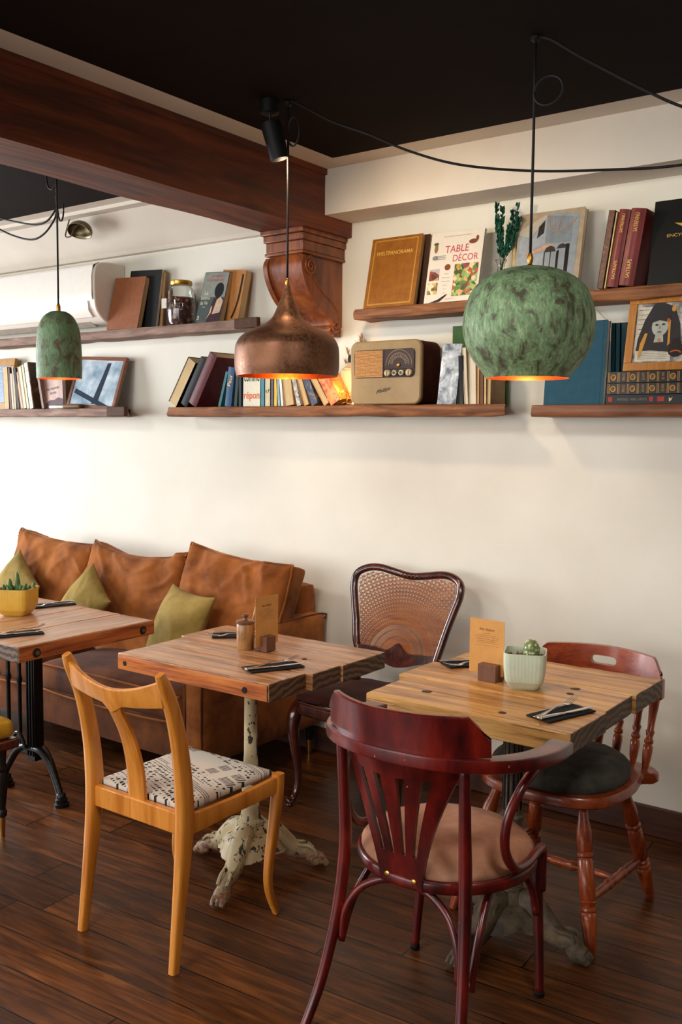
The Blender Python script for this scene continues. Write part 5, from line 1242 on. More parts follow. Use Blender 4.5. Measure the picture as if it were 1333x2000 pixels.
# comme repond
t = face_book('white book with green and orange handwritten lettering under the copper lamp', -3.108, -.17, ZL, .108, .190, .020, 1, C('#d8cfb8', .5, var=.03), PAGEW)
text('comme', t, C('#1f5a3c'), (.0, E0, .138), width=.098, height=.034, bold=.02); text('répon', t, C('#d2622c'), (.0, E0, .050), width=.100, height=.046, bold=.02)
# silvery book by the radio
t = face_book('glossy silvery white cover facing out to the right of the radio', -2.028, -.175, ZL + .002, .090, .252, .012, 6, mk_multi('silver_glossy_print', ['#20242f', '#5a6270', '#aab2ba', '#dfe4e8', '#eef0f2'], 11, 'n', .15), PAGEW, roll=2)
t = thing('green_board', 'plain green board standing behind the books, hidden partly by the globe lamp', 'board', (-1.955, -.03, 1.66))
obj('panel', box(MB(), -2.085, -1.822, -.034, -.018, 1.673, 2.010), C('#35592a', .6, var=.08), t, w=True, bevel=.001)
# mauvais larron book
t = face_book('face-out novel with dusky pink sunset cover under the green dome lamp', -4.640, -.155, ZL, .185, .25, .022, 4, mk_multi('dusk_print', ['#6a4547', '#8c6256', '#b08468', '#b98f70'], 5, 'n'), PAGEW, roll=-8)
text('du mauvais', t, BLACKP, (.005, E0, .120), width=.11, height=.017); text('larron', t, BLACKP, (.005, E0, .094), width=.055, height=.017)
mb = MB(); poly(mb, [(-.09, .03), (-.03, .055), (.01, .050), (.05, .060), (.09, .045), (.09, 0), (-.09, 0)], E0); obj('cover_hills', mb, C('#4e3038'), t, smooth=0)
# booklet on the shelf edge
t = thing('open_booklet', 'small open white and brown booklet lying on the edge of the lower left shelf', 'booklet', (-4.52, -.165, ZL + .001))
mb = box(MB(), -.125, .005, -.02, .02, .0, .018); obj('pages', mb, C('#d8d0c8', .5), t, bevel=.006)
obj('cover', box(MB(), .0, .150, -.022, .024, .0, .024), C('#6a4c33', .6), t, bevel=.010)

# ------------------------------------------------------------------ frames
def frame(label, x, y, z, w, h, bw, th, tilt, fm, pic, roll=0, glass=False):
    t = link('picture_frame', None); m = RY(roll) @ RX(-tilt); t.location = (x, y, z); t.rotation_euler = m.to_euler(); t.matrix_basis = T(x, y, z) @ m
    tag(t, label, 'picture frame')
    mb = box(MB(), -w / 2, w / 2, 0, th, 0, bw); box(mb, -w / 2, w / 2, 0, th, h - bw, h); box(mb, -w / 2, -w / 2 + bw, 0, th, bw, h - bw); box(mb, w / 2 - bw, w / 2, 0, th, bw, h - bw)
    obj('border', mb, fm, t, bevel=.002)
    obj('picture', box(MB(), -w / 2 + bw, w / 2 - bw, .006, .009, bw, h - bw), pic, t, smooth=0)
    return t
FW = wood('brown_frame_wood', ['#5a3420', '#7b4a2e', '#8f5c3c'], 'X', 3, .4, .2)
skyp, nt, b = newmat('framed_print_reflection'); setb(b, .08, 0, .5); b.inputs['Base Color'].default_value = srgb('#8fa6b8')
nt.links.new(ramp(nt, noise(nt, coords(nt), 7, 4, .6), [(.35, '#7f96a8'), (.65, '#d5e1e8')]), b.inputs['Base Color'])  # pale patches put a white glass reflection into the print colour
t = frame('brown framed glazed picture with blue grey print and painted reflection on the lower left shelf', -4.335, -.150, ZL, .41, .305, .022, .020, 17, FW, skyp, roll=3)
mb = MB(); poly(mb, [(.0, .03), (.05, .03), (.085, .27), (.055, .27)], .0055); poly(mb, [(-.17, .09), (-.16, .115), (.16, .02), (.06, .022)], .0054); obj('dark_bars', mb, C('#38404c', .15), t, smooth=0)
t = frame('gilded frame with blue speckled mat at the far left of the lower shelf', -5.26, -.105, ZL, .25, .318, .045, .022, 9, C('#a8793c', .45), mk_multi('blue_speckle', ['#8fa2b8', '#5b7396', '#c4cdd6'], 120, 'n'))
# portrait collage (generic)
ART = mk_multi('ink_collage_ground', ['#38383c', '#6f6d6a', '#b7b1a4', '#d5cdbd'], 16, 'n')
GF = wood('gold_brown_frame', ['#8a5216', '#ab6c22', '#c08335'], 'Z', 3, .4, .3)
t = frame('framed ink collage of a veiled woman in gold wood frame standing on stacked books', -1.150, -.17, 1.790, .275, .282, .030, .022, 12, GF, ART)
mb = MB(); A = lambda pts, mi, d=1: poly(mb, pts, .006 - .0004 * d, mi)
A([(-.105, .24), (-.04, .24), (-.075, .15), (-.105, .06)], 0); A([(-.10, .035), (.03, .035), (.03, .075), (-.10, .09)], 0)
A([(-.045, .25), (-.015, .255), (.03, .235), (.055, .17), (.065, .08), (.04, .065), (-.04, .075), (-.098, .075), (-.095, .12), (-.075, .19)], 1, 2)
disc(mb, -.017, .165, .030, .038, .0046, 2); A([(-.03, .14), (-.004, .14), (.0, .105), (-.035, .105)], 2, 3)
A([(-.05, .178), (-.044, .215), (-.01, .225), (.02, .205), (.014, .178), (-.02, .187)], 1, 4)
disc(mb, -.029, .170, .0065, .0035, .0041, 3); disc(mb, -.005, .171, .0065, .0035, .0041, 3); disc(mb, -.018, .143, .008, .0028, .0041, 4); A([(-.020, .168), (-.015, .168), (-.013, .154), (-.022, .154)], 5, 5)
A([(-.085, .10), (-.07, .14), (-.060, .14), (-.068, .10), (-.078, .06), (-.088, .045)], 6, 4); A([(.012, .19), (.020, .185), (.024, .10), (.016, .09)], 6, 4); disc(mb, .028, .228, .008, .011, .0043, 6); disc(mb, .012, .185, .006, .008, .0040, 7)
disc(mb, .048, .075, .030, .028, .0040, 8, 10); disc(mb, .048, .100, .018, .020, .0038, 8, 8); disc(mb, .048, .062, .022, .012, .0036, 7, 10, 0, 180); disc(mb, .048, .060, .016, .009, .0034, 8, 10, 0, 180)
for i in range(6): quad(mb, -.10, -.062 + .003 * (i % 3), .228 - i * .018, .2295 - i * .018, .0050, 3); quad(mb, -.09, .018, .044 + i * .0065, .045 + i * .0065, .0050, 3)
for i in range(5): disc(mb, .085 + .006 * (i % 2), .075 + i * .035, .010, .012, .0044, 9, 12); disc(mb, .085 + .006 * (i % 2), .075 + i * .035, .006, .008, .0042, 8, 12)
disc(mb, -.016, .112, .006, .008, .0036, 9)
obj('collage_figures', mb, [C('#cfc7b5'), C('#2f2c2f'), C('#aeb0a4'), C('#26252a'), C('#6c5550'), C('#8c8d84'), C('#c98f38'), C('#b5552a'), C('#241a18'), C('#b58a5c')], t, smooth=0)
t_frame = t
# stacked books lying down with spines out
def flat_book(label, x0, x1, z0, z1, y0, y1, cover, group):
    t = thing('book', label, 'book', ((x0 + x1) / 2, 0, z0), 0, group)
    c = .002; mb = box(MB(), x0, x1, y0, y1, z0, z0 + c); box(mb, x0, x1, y0, y1, z1 - c, z1); box(mb, x0, x1, y0, y0 + c, z0, z1)
    obj('cover', mb, cover, t, w=True, bevel=.0012); obj('pages', box(MB(), x0 + .003, x1 - .003, y0 + c, y1 - .004, z0 + c, z1 - c), PAGEW, t, w=True, smooth=0); return t
GS = 'books lying stacked under the framed collage'
zz = ZL - .004; BL_ = C('#1d130f', .35)
t = flat_book('black book with red squares lying at the bottom of the stack', -1.348, -1.035, zz, zz + .036, -.170, -.01, C('#12151a', .4), GS)
mb = MB()
for a, b_ in ((-1.338, -1.322), (-1.185, -1.170), (-1.155, -1.130)): quad(mb, a, b_, zz + .010, zz + .027, -.1706)
obj('red_squares', mb, C('#a8382a'), t, w=True, smooth=0)
text('HENCKELS - HEINE - DROSTE', t, C('#8c8272'), (-.0565, -.1709, .018), width=.110, height=.009)
mb = MB(); poly(mb, [(-1.112, zz + .008), (-1.104, zz + .014), (-1.100, zz + .026), (-1.106, zz + .020), (-1.114, zz + .024)], -.1706); obj('pale_bird', mb, C('#c8b98a'), t, w=True, smooth=0)
for k, lb in enumerate(('dark brown gilt spined volume lying in the middle of the stack', 'dark brown gilt spined volume lying on top of the stack')):
    z0 = zz + .036 + k * .042; t = flat_book(lb, -1.345 + .004 * k, -1.03, z0 + .0005, z0 + .042, -.172, -.01, BL_, GS); mb = MB(); xx = -1.340
    while xx < -1.04:
        for q in (0, .005): quad(mb, xx + q, xx + q + .0022, z0 + .003, z0 + .039, -.1726)
        xx += .0365
    for i, xc in enumerate((-1.322, -1.249, -1.176, -1.103)): disc(mb, xc + .002, z0 + .021, .0105, .0115, -.1727, 0, 18)
    obj('gilt_bands', mb, GILT, t, w=True, smooth=0)
    mb = MB()
    for xc in (-1.322, -1.249, -1.176, -1.103): disc(mb, xc + .002, z0 + .021, .007, .008, -.1732, 0, 12, 20, 300)
    obj('medallion_relief', mb, C('#6b4a22'), t, w=True, smooth=0)
    for xc in (-1.285, -1.212, -1.14): text('LES AMIS' if xc > -1.25 else 'BIBLIO', t, GILT, (xc - (-1.345 + .004 * k - 1.03) / 2 + .004, -.1728, .022), width=.026, height=.010, rot=90)

# ------------------------------------------------------------------ radio
t = thing('vintage_radio', 'beige and brown vintage table radio with gold grille and dial on the driftwood shelf', 'radio', (-2.335, -.10, ZL + .002))
RXa, RXb, RZa, RZb, RY_ = -2.512, -2.150, ZL + .006, 1.948, -.185
def rrect(x0, x1, z0, z1, r, n=6):
    out = []
    for cx, cz, a in ((x1 - r, z1 - r, 0), (x0 + r, z1 - r, 90), (x0 + r, z0 + r, 180), (x1 - r, z0 + r, 270)):
        for i in range(n + 1): th = rad(a + 90 * i / n); out.append((cx + r * cos(th), cz + r * sin(th)))
    return out
BEIGE = plain('#9a8058', .45, coat=.2, var=.06); RBR = mk_suede('ribbed_brown_leatherette', ['#3a1812', '#4d2219', '#5c2c20'], 30, .3, 0)
obj('case', prism(MB(), rrect(RXa, RXb, RZa, RZb, .035), -.172, -.02), RBR, t, w=True, bevel=.006, smooth=60)
mb = prism(MB(), rrect(RXa - .002, RXb + .002, RZa - .002, RZb + .002, .036), RY_, -.160); front = obj('front_panel', mb, BEIGE, t, w=True, bevel=.007, smooth=60)
gx0, gx1, gz0, gz1 = RXa + .022, RXb - .026, RZa + .113, RZb - .036
obj('recess', prism(MB(), rrect(gx0, gx1, gz0, gz1, .02), RY_ - .0015, RY_ + .004), C('#2a1a14', .4), t, w=True)
xm_ = gx0 + (gx1 - gx0) * .49
gm, nt, b = newmat('woven_gold_grille'); setb(b, .45, .3)
br = N(nt, 'ShaderNodeTexBrick'); br.inputs['Scale'].default_value = 1; br.inputs['Brick Width'].default_value = .012; br.inputs['Row Height'].default_value = .0052; br.inputs['Mortar Size'].default_value = .0009
br.inputs['Color1'].default_value = srgb('#c98f42'); br.inputs['Color2'].default_value = srgb('#b87c34'); br.inputs['Mortar'].default_value = srgb('#4b2a14')
nt.links.new(coords(nt, (1, 1, 1), (rad(90), 0, 0)), br.inputs['Vector']); nt.links.new(br.outputs['Color'], b.inputs['Base Color']); bump(nt, b, br.outputs['Fac'], -.5, .002)
mb = box(MB(), gx0 + .004, xm_ - .004, RY_ - .004, RY_ - .001, gz0 + .002, gz1 - .002); obj('speaker_grille', mb, gm, t, w=True, bevel=.002)
for i in range(1): pass
obj('divider', box(MB(), xm_ - .004, xm_ + .002, RY_ - .006, RY_, gz0 + .002, gz1 - .002), C('#5b463f', .3), t, w=True, bevel=.001)
dl = obj('dial_plate', box(MB(), xm_ + .003, gx1 - .004, RY_ - .004, RY_ - .001, gz0 + .036, gz1 - .003), C('#3a2520', .25), t, w=True, bevel=.001)
dcx, dcz = (xm_ + gx1) / 2, gz0 + .052; mb = MB(); GD = C('#a98f72', .5)
for r, w_ in ((.052, .0012), (.066, .0012), (.034, .0010)): sweep(mb, [(dcx + r * cos(rad(a)), RY_ - .0046, dcz + r * sin(rad(a)) * .98) for a in range(0, 181, 12)], w_, .0004, (0, 1, 0), 4, 2, 2)
for a in range(12, 172, 11):
    r0, r1 = .036, .050; sweep(mb, [(dcx + r * cos(rad(a)), RY_ - .0046, dcz + r * sin(rad(a)) * .98) for r in (r0, r1)], .0013, .0004, (0, 1, 0), 4, 2, 1)
for i, v in enumerate(mb.v): mb.v[i] = (max(xm_ + .005, min(gx1 - .006, v[0])), v[1], min(gz1 - .004, v[2]))
obj('dial_scale', mb, GD, dl, w=True, smooth=0)
obj('dial_pointer', lathe(MB(), [(0, .008), (.004, .008), (.006, .005)], (dcx, RY_ - .004, dcz), (dcx, RY_ - .011, dcz), 20), BRASS, dl, w=True)
for k, dx in enumerate((-.056, -.020, .015, .053)):
    x = dcx + dx; big = k in (0, 3); r = .0145 if big else .0115
    kb = obj('knob', lathe(MB(), [(0, r), (.008, r), (.011, r * .9)] if big else [(0, r), (.006, r), (.007, r * .75)], (x, RY_ - .001, gz0 + .019), (x, RY_ - .013, gz0 + .019), 24), C('#cdbb94', .35), t, w=True)
    if big: obj('grip', box(MB(), x - .0025, x + .0025, RY_ - .019, RY_ - .012, gz0 + .007, gz0 + .031), C('#cdbb94', .35), kb, w=True, bevel=.001)
    else: obj('centre', lathe(MB(), [(0, .0065), (.001, .0065)], (x, RY_ - .0125, gz0 + .019), (x, RY_ - .014, gz0 + .019), 16), C('#3b4450', .2), kb, w=True)
text('Philips', t, C('#3a2a1c', .4), ((RXa + RXb) / 2 - .005 - (-2.335), RY_ - .0012 + .10, .062), width=.078, height=.020, rot=14, shear=.5, name='brand_script', bold=.01)
mb = MB()
for i in range(22): box(mb, RXb - .001, RXb + .0015, -.155, -.03, RZa + .035 + i * .009, RZa + .0385 + i * .009)
obj('side_ribs', mb, RBR, t, w=True, smooth=0)

# ------------------------------------------------------------------ jar, vase, pampas lantern, fairy lights
t = thing('glass_jar', 'glass jar of dried petals with gold lid on the upper left shelf', 'jar', (-3.668, -.085, ZU - .004)); jx, jy, jz = -3.668, -.085, ZU - .004
pf = cr([(0, .045), (.004, .062), (.03, .072), (.10, .077), (.16, .074), (.185, .062), (.197, .052), (.212, .052)], 3)
obj('glass_body', lathe(MB(), [(a, r) for a, r in pf] + [(.212, .0495), (.19, .052), (.17, .066), (.10, .074), (.03, .069), (.006, .058)], (jx, jy, jz), (jx, jy, jz + .212), 32, cap=False), GLASS, t, w=True, smooth=60)
bpf = [(0, .056), (.02, .067), (.06, .071), (.11, .0725), (.14, .066), (.150, .02)]
mb = lathe(MB(), bpf, (jx, jy, jz + .006), (jx, jy, jz + .150), 28)
for i, v in enumerate(mb.v):
    if v[2] > jz + .12: mb.v[i] = (v[0], v[1], v[2] + .012 * NZ.noise(V((v[0] * 30, v[1] * 30, 0))))
tag(obj('dried_petals', mb, mk_multi('dried_petals', ['#1d1413', '#3b2725', '#5c1520', '#8a1c2c', '#7a5344', '#b08c62', '#2b1c1c'], 75), t, w=True, smooth=0), kind='stuff')
obj('lid', lathe(MB(), [(0, .055), (.003, .057), (.016, .057), (.019, .054)], (jx, jy, jz + .205), (jx, jy, jz + .228), 32), metalmat('gold_lid', '#b98f45', .3), t, w=True)
obj('paper_tag', box(MB(), jx - .068, jx - .032, jy - .074, jy - .066, jz + .085, jz + .135), C('#cfc4b2'), t, w=True)
# vase with green sprigs
vx, vy, vz = -1.842, -.075, ZU
t = thing('glass_vase', 'clear glass bottle vase half hidden by the globe lamp, holding green sprigs', 'vase', (vx, vy, vz))
pf = cr([(0, .030), (.006, .036), (.05, .036), (.09, .028), (.115, .016), (.135, .014), (.152, .021), (.158, .024)], 3)
obj('glass_body', lathe(MB(), pf + [(.157, .022), (.15, .018), (.135, .0115), (.115, .0135), (.09, .025), (.05, .033), (.01, .033)], (vx, vy, vz), (vx, vy, vz + .158), 24, cap=False), GLASS, t, w=True, smooth=60)
t = thing('preserved_sprigs', 'dark green preserved foliage sprigs standing in the glass vase', 'plant', (vx, vy, vz + .02)); GRN = plain('#17503c', .6, var=.3)
ms = MB(); ml = MB(); random.seed(5)
for (dx, dy, h, nl) in ((-.018, -.01, .335, 95), (.006, -.008, .32, 90), (.055, -.01, .30, 110), (.085, -.012, .27, 110), (.03, .01, .26, 90), (.07, .0, .33, 60), (-.008, .012, .28, 80), (.04, -.012, .24, 90)):
    P_ = [(vx, vy, vz + .02), (vx + dx * .12, vy + dy * .2, vz + .14), (vx + dx * .7, vy + dy, vz + .02 + h * .72), (vx + dx, vy + dy * 1.2, vz + .02 + h * 1.07)]
    P_ = cr(P_, 12); tube(ms, P_[::3], .0014, 5, 1)
    for k in range(nl):
        f_ = .46 + .54 * k / nl; p = V(P_[int(f_ * (len(P_) - 1))]); a = random.uniform(0, 2 * pi); up_ = V((cos(a) * .7, sin(a) * .45, 1.1)).normalized(); L = random.uniform(.014, .024)
        s_ = up_.cross(V((sin(a), -cos(a), .2))).normalized() * L * .26; q = p + up_ * L; c_ = p + up_ * L * .55 + V((0, -.0015, 0))
        ml.add([p, c_ + s_, q, c_ - s_, c_ + V((0, -.003, 0))], [(0, 1, 4), (1, 2, 4), (2, 3, 4), (3, 0, 4)])
obj('stems', ms, C('#3a4a2a'), t, w=True, smooth=180); tag(obj('foliage', ml, GRN, t, w=True, smooth=0), kind='stuff')
# white lantern and pampas
lx, ly, lz = -2.612, -.042, ZL + .002
t = thing('white_lantern', 'small white box lantern with black knob between the books and the radio', 'lantern', (lx, ly, lz))
WH = C('#cdbda4', .5)
obj('body', box(MB(), lx - .034, lx + .034, ly - .034, ly + .034, lz, lz + .165), WH, t, w=True, bevel=.003)
obj('roof', lathe(MB(), [(0, .050), (.008, .050), (.012, .042), (.03, .03), (.034, .02)], (lx, ly, lz + .165), (lx, ly, lz + .20), 4), WH, t, w=True, smooth=0)
obj('knob', lathe(MB(), [(0, .014), (.02, .016), (.035, .012)], (lx, ly, lz + .20), (lx, ly, lz + .232), 14), BLACKP, t, w=True)
t = thing('pampas_bunch', 'dried beige pampas plumes standing at the left side of the radio', 'dried grass', (-2.545, -.022, ZL + .002)); PMP = plain('#b08a5c', .9, var=.25); random.seed(11)
ms = MB(); ml = MB()
for (dx, dy, h) in ((-.045, .0, .275), (-.02, .0, .31), (-.002, .0, .285), (-.085, -.02, .25), (-.11, .0, .20), (-.03, .005, .30)):
    b0 = V((-2.548, -.022, ZL + .002)); e0 = b0 + V((dx, dy, h)); tube(ms, [tuple(b0), tuple((b0 + e0) / 2 + V((dx * .1, 0, 0))), tuple(e0)], .0013, 5, 2)
    for k in range(420):
        f_ = random.uniform(.5, 1.04); p = b0 + (e0 - b0) * f_; a = random.uniform(0, 2 * pi); d_ = V((cos(a) * .5, sin(a) * .4, .9)).normalized() * random.uniform(.015, .032); s_ = V((-sin(a), cos(a), 0)) * .0011
        ml.add([p - s_, p + s_, p + d_ + V((0, 0, -.004))], [(0, 1, 2)])
obj('stems', ms, PMP, t, w=True); tag(obj('plumes', ml, PMP, t, w=True, smooth=0), kind='stuff')
t = thing('fairy_lights', 'tangle of glowing gold wire fairy lights on the shelf beside the radio', 'string lights', (-2.56, -.14, ZL + .002)); random.seed(3)
mb = MB(); em, nt, b = newmat('tiny_led'); setb(b, .4, emis='#ffb257', es=14)
for k in range(9):
    cx = -2.575 + .06 * (k % 3 - 1) * .8 + random.uniform(-.01, .01); cz = ZL + .022 + random.uniform(0, .03); r = random.uniform(.014, .024); th = random.uniform(-.6, .6)
    tube(mb, [(cx + r * cos(a) * cos(th), -.155 + r * cos(a) * sin(th) + .01 * sin(a * 2 + k), cz + r * sin(a) * .8) for a in [2 * pi * i / 9 for i in range(9)]], .0016, 5, 3, closed=True)
mb2 = [v for v in mb.v]; mb.v = [(x, y, max(z, ZL + .004)) for x, y, z in mb.v]
obj('wire', mb, metalmat('gold_wire', '#c99643', .3), t, w=True, smooth=180)
for k in range(10):
    p = mb2[(k * 97) % len(mb2)]; p = (p[0], p[1] - .002, max(p[2], ZL + .007)); obj('led', lathe(MB(), [(0, .0015), (.002, .0035), (.005, .0035), (.007, .001)], p, (p[0], p[1], p[2] + .007), 8), em, t, w=True)
l = bpy.data.lights.new('fairy_light_glow', 'POINT'); l.energy = 1.3; l.color = (1, .58, .22); l.shadow_soft_size = .05
lo = bpy.data.objects.new('fairy_light_glow', l); COL.objects.link(lo); lo.location = (-2.57, -.175, ZL + .10)
# thin wires on the wall under the upper right shelf
t = thing('wall_wire', 'thin white wire hanging on the wall below the upper right shelf', 'wire', (-1.70, -.006, 2.05))
obj('wire', tube(MB(), [(-2.0, -.005, 2.056), (-1.985, -.005, 2.03), (-1.95, -.005, 2.01), (-1.80, -.005, 2.03), (-1.55, -.005, 2.05), (-1.47, -.005, 2.045), (-1.43, -.005, 2.01), (-1.40, -.005, 1.99), (-1.36, -.005, 1.975)], .0014, 5, 4), C('#c9a78c'), t, w=True)
# ------------------------------------------------------------------ things on the tables (tabletop z = 0.75)
TZ = .7505
def setting(label, x, y, ang, flip=1, fork_dx=-.022, lbl='t'):
    """folded napkin with knife and fork; ang = direction the handles-to-tips axis points"""
    n = thing('napkin', 'folded dark napkin ' + label, 'napkin', (x, y, TZ), ang - 90, 'dark napkins under the cutlery')
    mb = rbox(MB(), -.045, .045, -.105, .095, 0, .006, .003, (8, 14, 2), .0012, seed=x * 9); obj('cloth', mb, DARKN, n, smooth=60)
    for k, (nm, dx, a2) in enumerate((('fork', fork_dx, 12 * flip), ('knife', .018, -4 * flip))):
        t = thing(nm, f'steel {nm} on the napkin ' + label, nm, (0, 0, 0), 0, 'steel cutlery')
        t.matrix_basis = T(x, y, TZ + .0065) @ RZ(ang - 90) @ T(dx, -.02, 0) @ RZ(a2)
        t.location = t.matrix_basis.to_translation(); t.rotation_euler = t.matrix_basis.to_euler()
        if nm == 'fork':
            mb = sweep(MB(), [(0, -.088, .001), (0, -.05, .001), (0, 0, .0055), (0, .045, .010), (0, .065, .007)], [.0105, .008, .0040, .0040, .008], [.0012, .0014, .0016, .0014, .001], (0, 0, 1), 10, 2.5, 4)
            obj('handle', mb, STEEL, t, smooth=180)
            mb = sweep(MB(), [(0, .062, .0075), (0, .075, .0045), (0, .092, .005)], [.006, .0115, .0125], [.001, .0010, .0009], (0, 0, 1), 10, 3, 3)
            for i in range(4): sweep(mb, [(-.0098 + i * .0065, .090, .005), (-.0098 + i * .0065, .115, .009), (-.0092 + i * .0061, .140, .017)], [.0018, .0016, .0009], .0008, (0, 0, 1), 6, 2, 3)
            obj('tines', mb, STEEL, t, smooth=180)
        else:
            mb = sweep(MB(), [(0, -.092, .003), (0, -.05, .003), (0, .01, .003)], [.0115, .0095, .0065], [.0035, .0035, .0025], (0, 0, 1), 10, 2.5, 4); obj('handle', mb, STEEL, t, smooth=180)
            mb = sweep(MB(), [(0, .005, .0035), (.001, .03, .004), (.002, .09, .006), (-.001, .128, .008)], [.0055, .0095, .0100, .002], [.0012, .0007, .0006, .0004], (0, 0, 1), 8, 2, 4); obj('blade', mb, STEEL, t, smooth=180)
setting('at the near corner of the blond table', -1.095, -1.085, 72)
setting('behind the menu card of the blond table', -1.60, -.72, 235, 1)
setting('at the near side of the middle table', -2.10, -1.185, 64)
setting('behind the wooden jar on the middle table', -2.55, -.885, 222, 1)
setting('at the near edge of the left table', -3.235, -1.405, 66)
setting('beside the yellow pot on the left table', -3.655, -.93, 250, 1)

KRAFT = plain('#cc9350', .7, var=.05); KINK = C('#5a4128', .7)
def menu(label, x, y, ang, bx, w=.100, h=.165, blk=.050, zc=.018, tlt=0, off=0):
    t = thing('menu_holder', 'small wooden block holding the menu card ' + label, 'card holder', (x, y, TZ), ang, 'menu card holders')
    BW = wood('walnut_block', ['#4a2a1a', '#6b4029', '#7d4f35'], 'Z', 5, .5, .1) if 'walnut_block' not in bpy.data.materials else bpy.data.materials['walnut_block']
    mb = box(MB(), -blk / 2, blk / 2, -.032, -.0012, 0, .056); box(mb, -blk / 2, blk / 2, .0012, .026, 0, .056 if bx else .045); box(mb, -blk / 2, blk / 2, -.0012, .0012, 0, zc)
    obj('block', mb, BW, t, bevel=.0015)
    c = thing('menu_card', 'brown kraft menu card ' + label, 'menu card', (x, y, TZ + zc), ang, 'kraft menu cards')
    obj('card', box(MB(), off - w / 2, off + w / 2, -.0005, .0005, .0005, h), KRAFT, c)
    text('Nos Valeurs', c, KINK, (off, -.0009, h * .82), width=w * .44, height=.0095, shear=.35, name='title')
    for i, wd in enumerate((.2, .56, .74, .62, .50, .60)): text(['Depuis 2014', 'des produits frais et locaux', 'une cuisine maison chaque jour', 'selection de saison', 'cuisine du marche', 'bon appetit a tous'][i], c, KINK, (off, -.0009, h * (.745 - i * .034)), width=w * wd, height=.0030, name='text_line')
    obj('rule_line', quad(MB(), off - w * .35, off + w * .35, h * .525, h * .5275, -.0008), KINK, c, smooth=0)
menu('on the blond table beside the mint pot', -1.437, -.868, -3, 1, .130, .182, .066, .016, off=-.020)
menu('on the middle table beside the wooden jar', -2.300, -1.005, 90, 0, .128, .182, .052, .018, off=.012)

def pot(t, x, y, w, h, z0, m, rotz, name='pot', ribs=11):
    mb = MB(); n = 160
    lv = [(0, .62), (.004, .68), (.012, .78), (.026, .89), (.027, .90), (.045, .95), (h * .55, .985), (h * .8, 1.0), (h - .004, 1.0), (h, 1.0), (h, .955), (h - .01, .945), (h - .028, .93)]
    for z, k in lv:
        for i in range(n):
            a = 2 * pi * i / n; cx, cy = cos(a), sin(a); s_ = 1 / (cx ** 6 + cy ** 6) ** (1 / 6)
            rb = 1 + (.008 if i % 4 < 2 and .026 < z < h - .003 and k > .85 and len([1]) else 0)
            mb.v.append((x + w / 2 * k * cx * s_ * rb, y + w / 2 * k * cy * s_ * rb, z0 + z))
    for j in range(len(lv) - 1):
        for i in range(n): mb.f.append((j * n + i, j * n + (i + 1) % n, (j + 1) * n + (i + 1) % n, (j + 1) * n + i)); mb.m.append(0)
    mb.f.append(tuple(range(n))); mb.m.append(0)
    mm = T(x, y, 0) @ RZ(rotz) @ T(-x, -y, 0); mb.xf(mm); obj(name, mb, m, t, w=True, smooth=28)
    mb = box(MB(), x - w * .44, x + w * .44, y - w * .44, y + w * .44, z0 + h - .035, z0 + h - .024, seg=(10, 10, 1))
    for i, v in enumerate(mb.v): mb.v[i] = (v[0], v[1], v[2] + .008 * NZ.noise(V((v[0] * 60, v[1] * 60, 1))))
    mb.xf(mm); tag(obj('soil', mb, mk_multi('potting_soil', ['#3a2418', '#5f3a26', '#8a5a3c', '#241610'], 120), t, w=True, smooth=0), kind='stuff')
t = thing('potted_cactus', 'mint green ribbed pot with small round cactus on the blond table', 'potted plant', (-1.312, -.880, TZ))
pot(t, -1.312, -.880, .132, .118, TZ, plain('#ccd6bd', .5, coat=.1, var=.03), 22)
cm, nt, b = newmat('cactus_skin'); setb(b, .6); v_ = N(nt, 'ShaderNodeTexVoronoi'); v_.inputs['Scale'].default_value = 95; nt.links.new(coords(nt), v_.inputs['Vector'])
nt.links.new(ramp(nt, v_.outputs['Distance'], [(.22, '#efe8c8'), (.34, '#8d9a62'), (.7, '#5d6e40')]), b.inputs['Base Color'])
cxx, cyy, czz = -1.296, -.872, TZ + .100; mb = MB(); nr, na = 14, 20
for j in range(nr + 1):
    ph = pi * j / nr
    for i in range(na): a = 2 * pi * i / na; k = 1 + .05 * cos(a * 10 + j); mb.v.append((cxx + .027 * k * sin(ph) * cos(a), cyy + .027 * k * sin(ph) * sin(a), czz + .020 + .036 * cos(ph)))
for j in range(nr):
    for i in range(na): mb.f.append((j * na + i, j * na + (i + 1) % na, (j + 1) * na + (i + 1) % na, (j + 1) * na + i)); mb.m.append(0)
obj('cactus', mb, cm, t, w=True, smooth=180)
mb = MB()
for i in range(90):
    ph = pi * ((i % 9) + .7) / 11; a = 2.4 * i; d_ = V((sin(ph) * cos(a), sin(ph) * sin(a), cos(ph) * 1.2)); p = V((cxx, cyy, czz + .02)) + V((d_.x * .027, d_.y * .027, d_.z * .030)); q = p + d_.normalized() * .005; s_ = V((.0006, 0, 0)); mb.add([p - s_, p + s_, q], [(0, 1, 2)])
tag(obj('spines', mb, C('#e5dcc0'), t, w=True, smooth=0), kind='stuff')
mb = MB(); random.seed(9)
for k in range(26):
    p = V((-1.345 + random.uniform(-.028, .03), -.885 + random.uniform(-.03, .03), TZ + .094)); a = random.uniform(0, 6.28); d_ = V((cos(a), sin(a), 1.3)) * .012; s_ = V((-sin(a), cos(a), 0)) * .005; mb.add([p - s_, p + s_, p + d_], [(0, 1, 2)])
tag(obj('dried_offshoots', mb, C('#7a4a30', .8), t, w=True, smooth=0), kind='stuff')
t = thing('potted_succulent', 'yellow ribbed pot with finger shaped succulent on the left table', 'potted plant', (-3.592, -1.155, TZ))
pot(t, -3.592, -1.155, .150, .118, TZ, plain('#d3a63f', .45, coat=.2, var=.05), 30)
random.seed(21); SG = plain('#4f6b38', .5, var=.2)
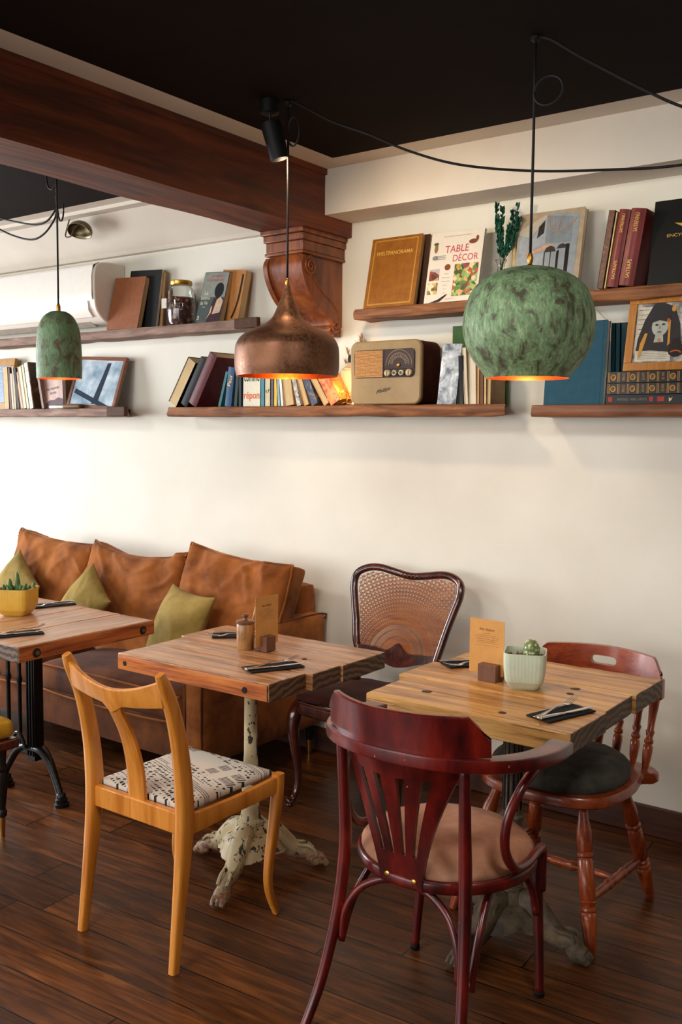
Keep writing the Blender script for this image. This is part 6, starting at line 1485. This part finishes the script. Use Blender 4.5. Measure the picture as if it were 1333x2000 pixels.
mm = T(-3.592, -1.155, TZ + .085)
for k in range(34):
    a = random.uniform(0, 2 * pi); r = random.uniform(.0, .066); h_ = random.uniform(.035, .055); p = V((-3.592 + r * cos(a), -1.155 + r * sin(a), TZ + .085)); d_ = V((cos(a) * r * 5.5, sin(a) * r * 5.5, 1)).normalized()
    if k == 0: p = V((-3.565, -1.165, TZ + .085)); h_ = .105; d_ = V((-.10, 0, 1))
    if k == 1: p = V((-3.60, -1.18, TZ + .085)); h_ = .075; d_ = V((-.1, 0, 1))
    rr = .0085 if k > 1 else .011; obj('finger_leaf', lathe(MB(), [(0, rr * .7), (.2, rr), (.6, rr), (.85, rr * .75), (.96, rr * .4), (1, .0008)], tuple(p), tuple(p + d_ * h_), 10), SG, t, w=True, smooth=180)
# wooden spice jar with spoon
jx, jy = -2.372, -1.030
t = thing('wooden_jar', 'round olive wood jar with knobbed lid on the middle table', 'jar', (jx, jy, TZ)); JW = wood('olive_wood', ['#5f3b22', '#86592f', '#a97a45', '#b98d55'], 'Z', 4, .4, .3, stretch=4); JL = wood('dark_lid_wood', ['#4a2d1c', '#6a4329', '#80563a'], 'X', 5, .35, .3)
obj('body', lathe(MB(), [(0, .031), (.003, .033), (.092, .0335), (.095, .032)], (jx, jy, TZ), (jx, jy, TZ + .095), 32), JW, t, w=True)
ld = obj('lid', lathe(MB(), [(0, .034), (.003, .0355), (.009, .0355), (.012, .031), (.014, .010), (.020, .006), (.024, .007), (.028, .012), (.033, .012), (.037, .006)], (jx, jy, TZ + .095), (jx, jy, TZ + .132), 32), JL, t, w=True)
t = thing('small_spoon', 'tiny pale wooden spoon handle sticking out of the wooden jar', 'spoon', (jx + .022, jy + .012, TZ + .10))
obj('handle', sweep(MB(), [(jx + .022, jy + .010, TZ + .100), (jx + .027, jy + .014, TZ + .125), (jx + .034, jy + .018, TZ + .158)], [.0022, .0026, .0035], [.0015, .0015, .0012], (0, 1, 0), 8, 2, 3), C('#b59a72', .5), t, w=True)
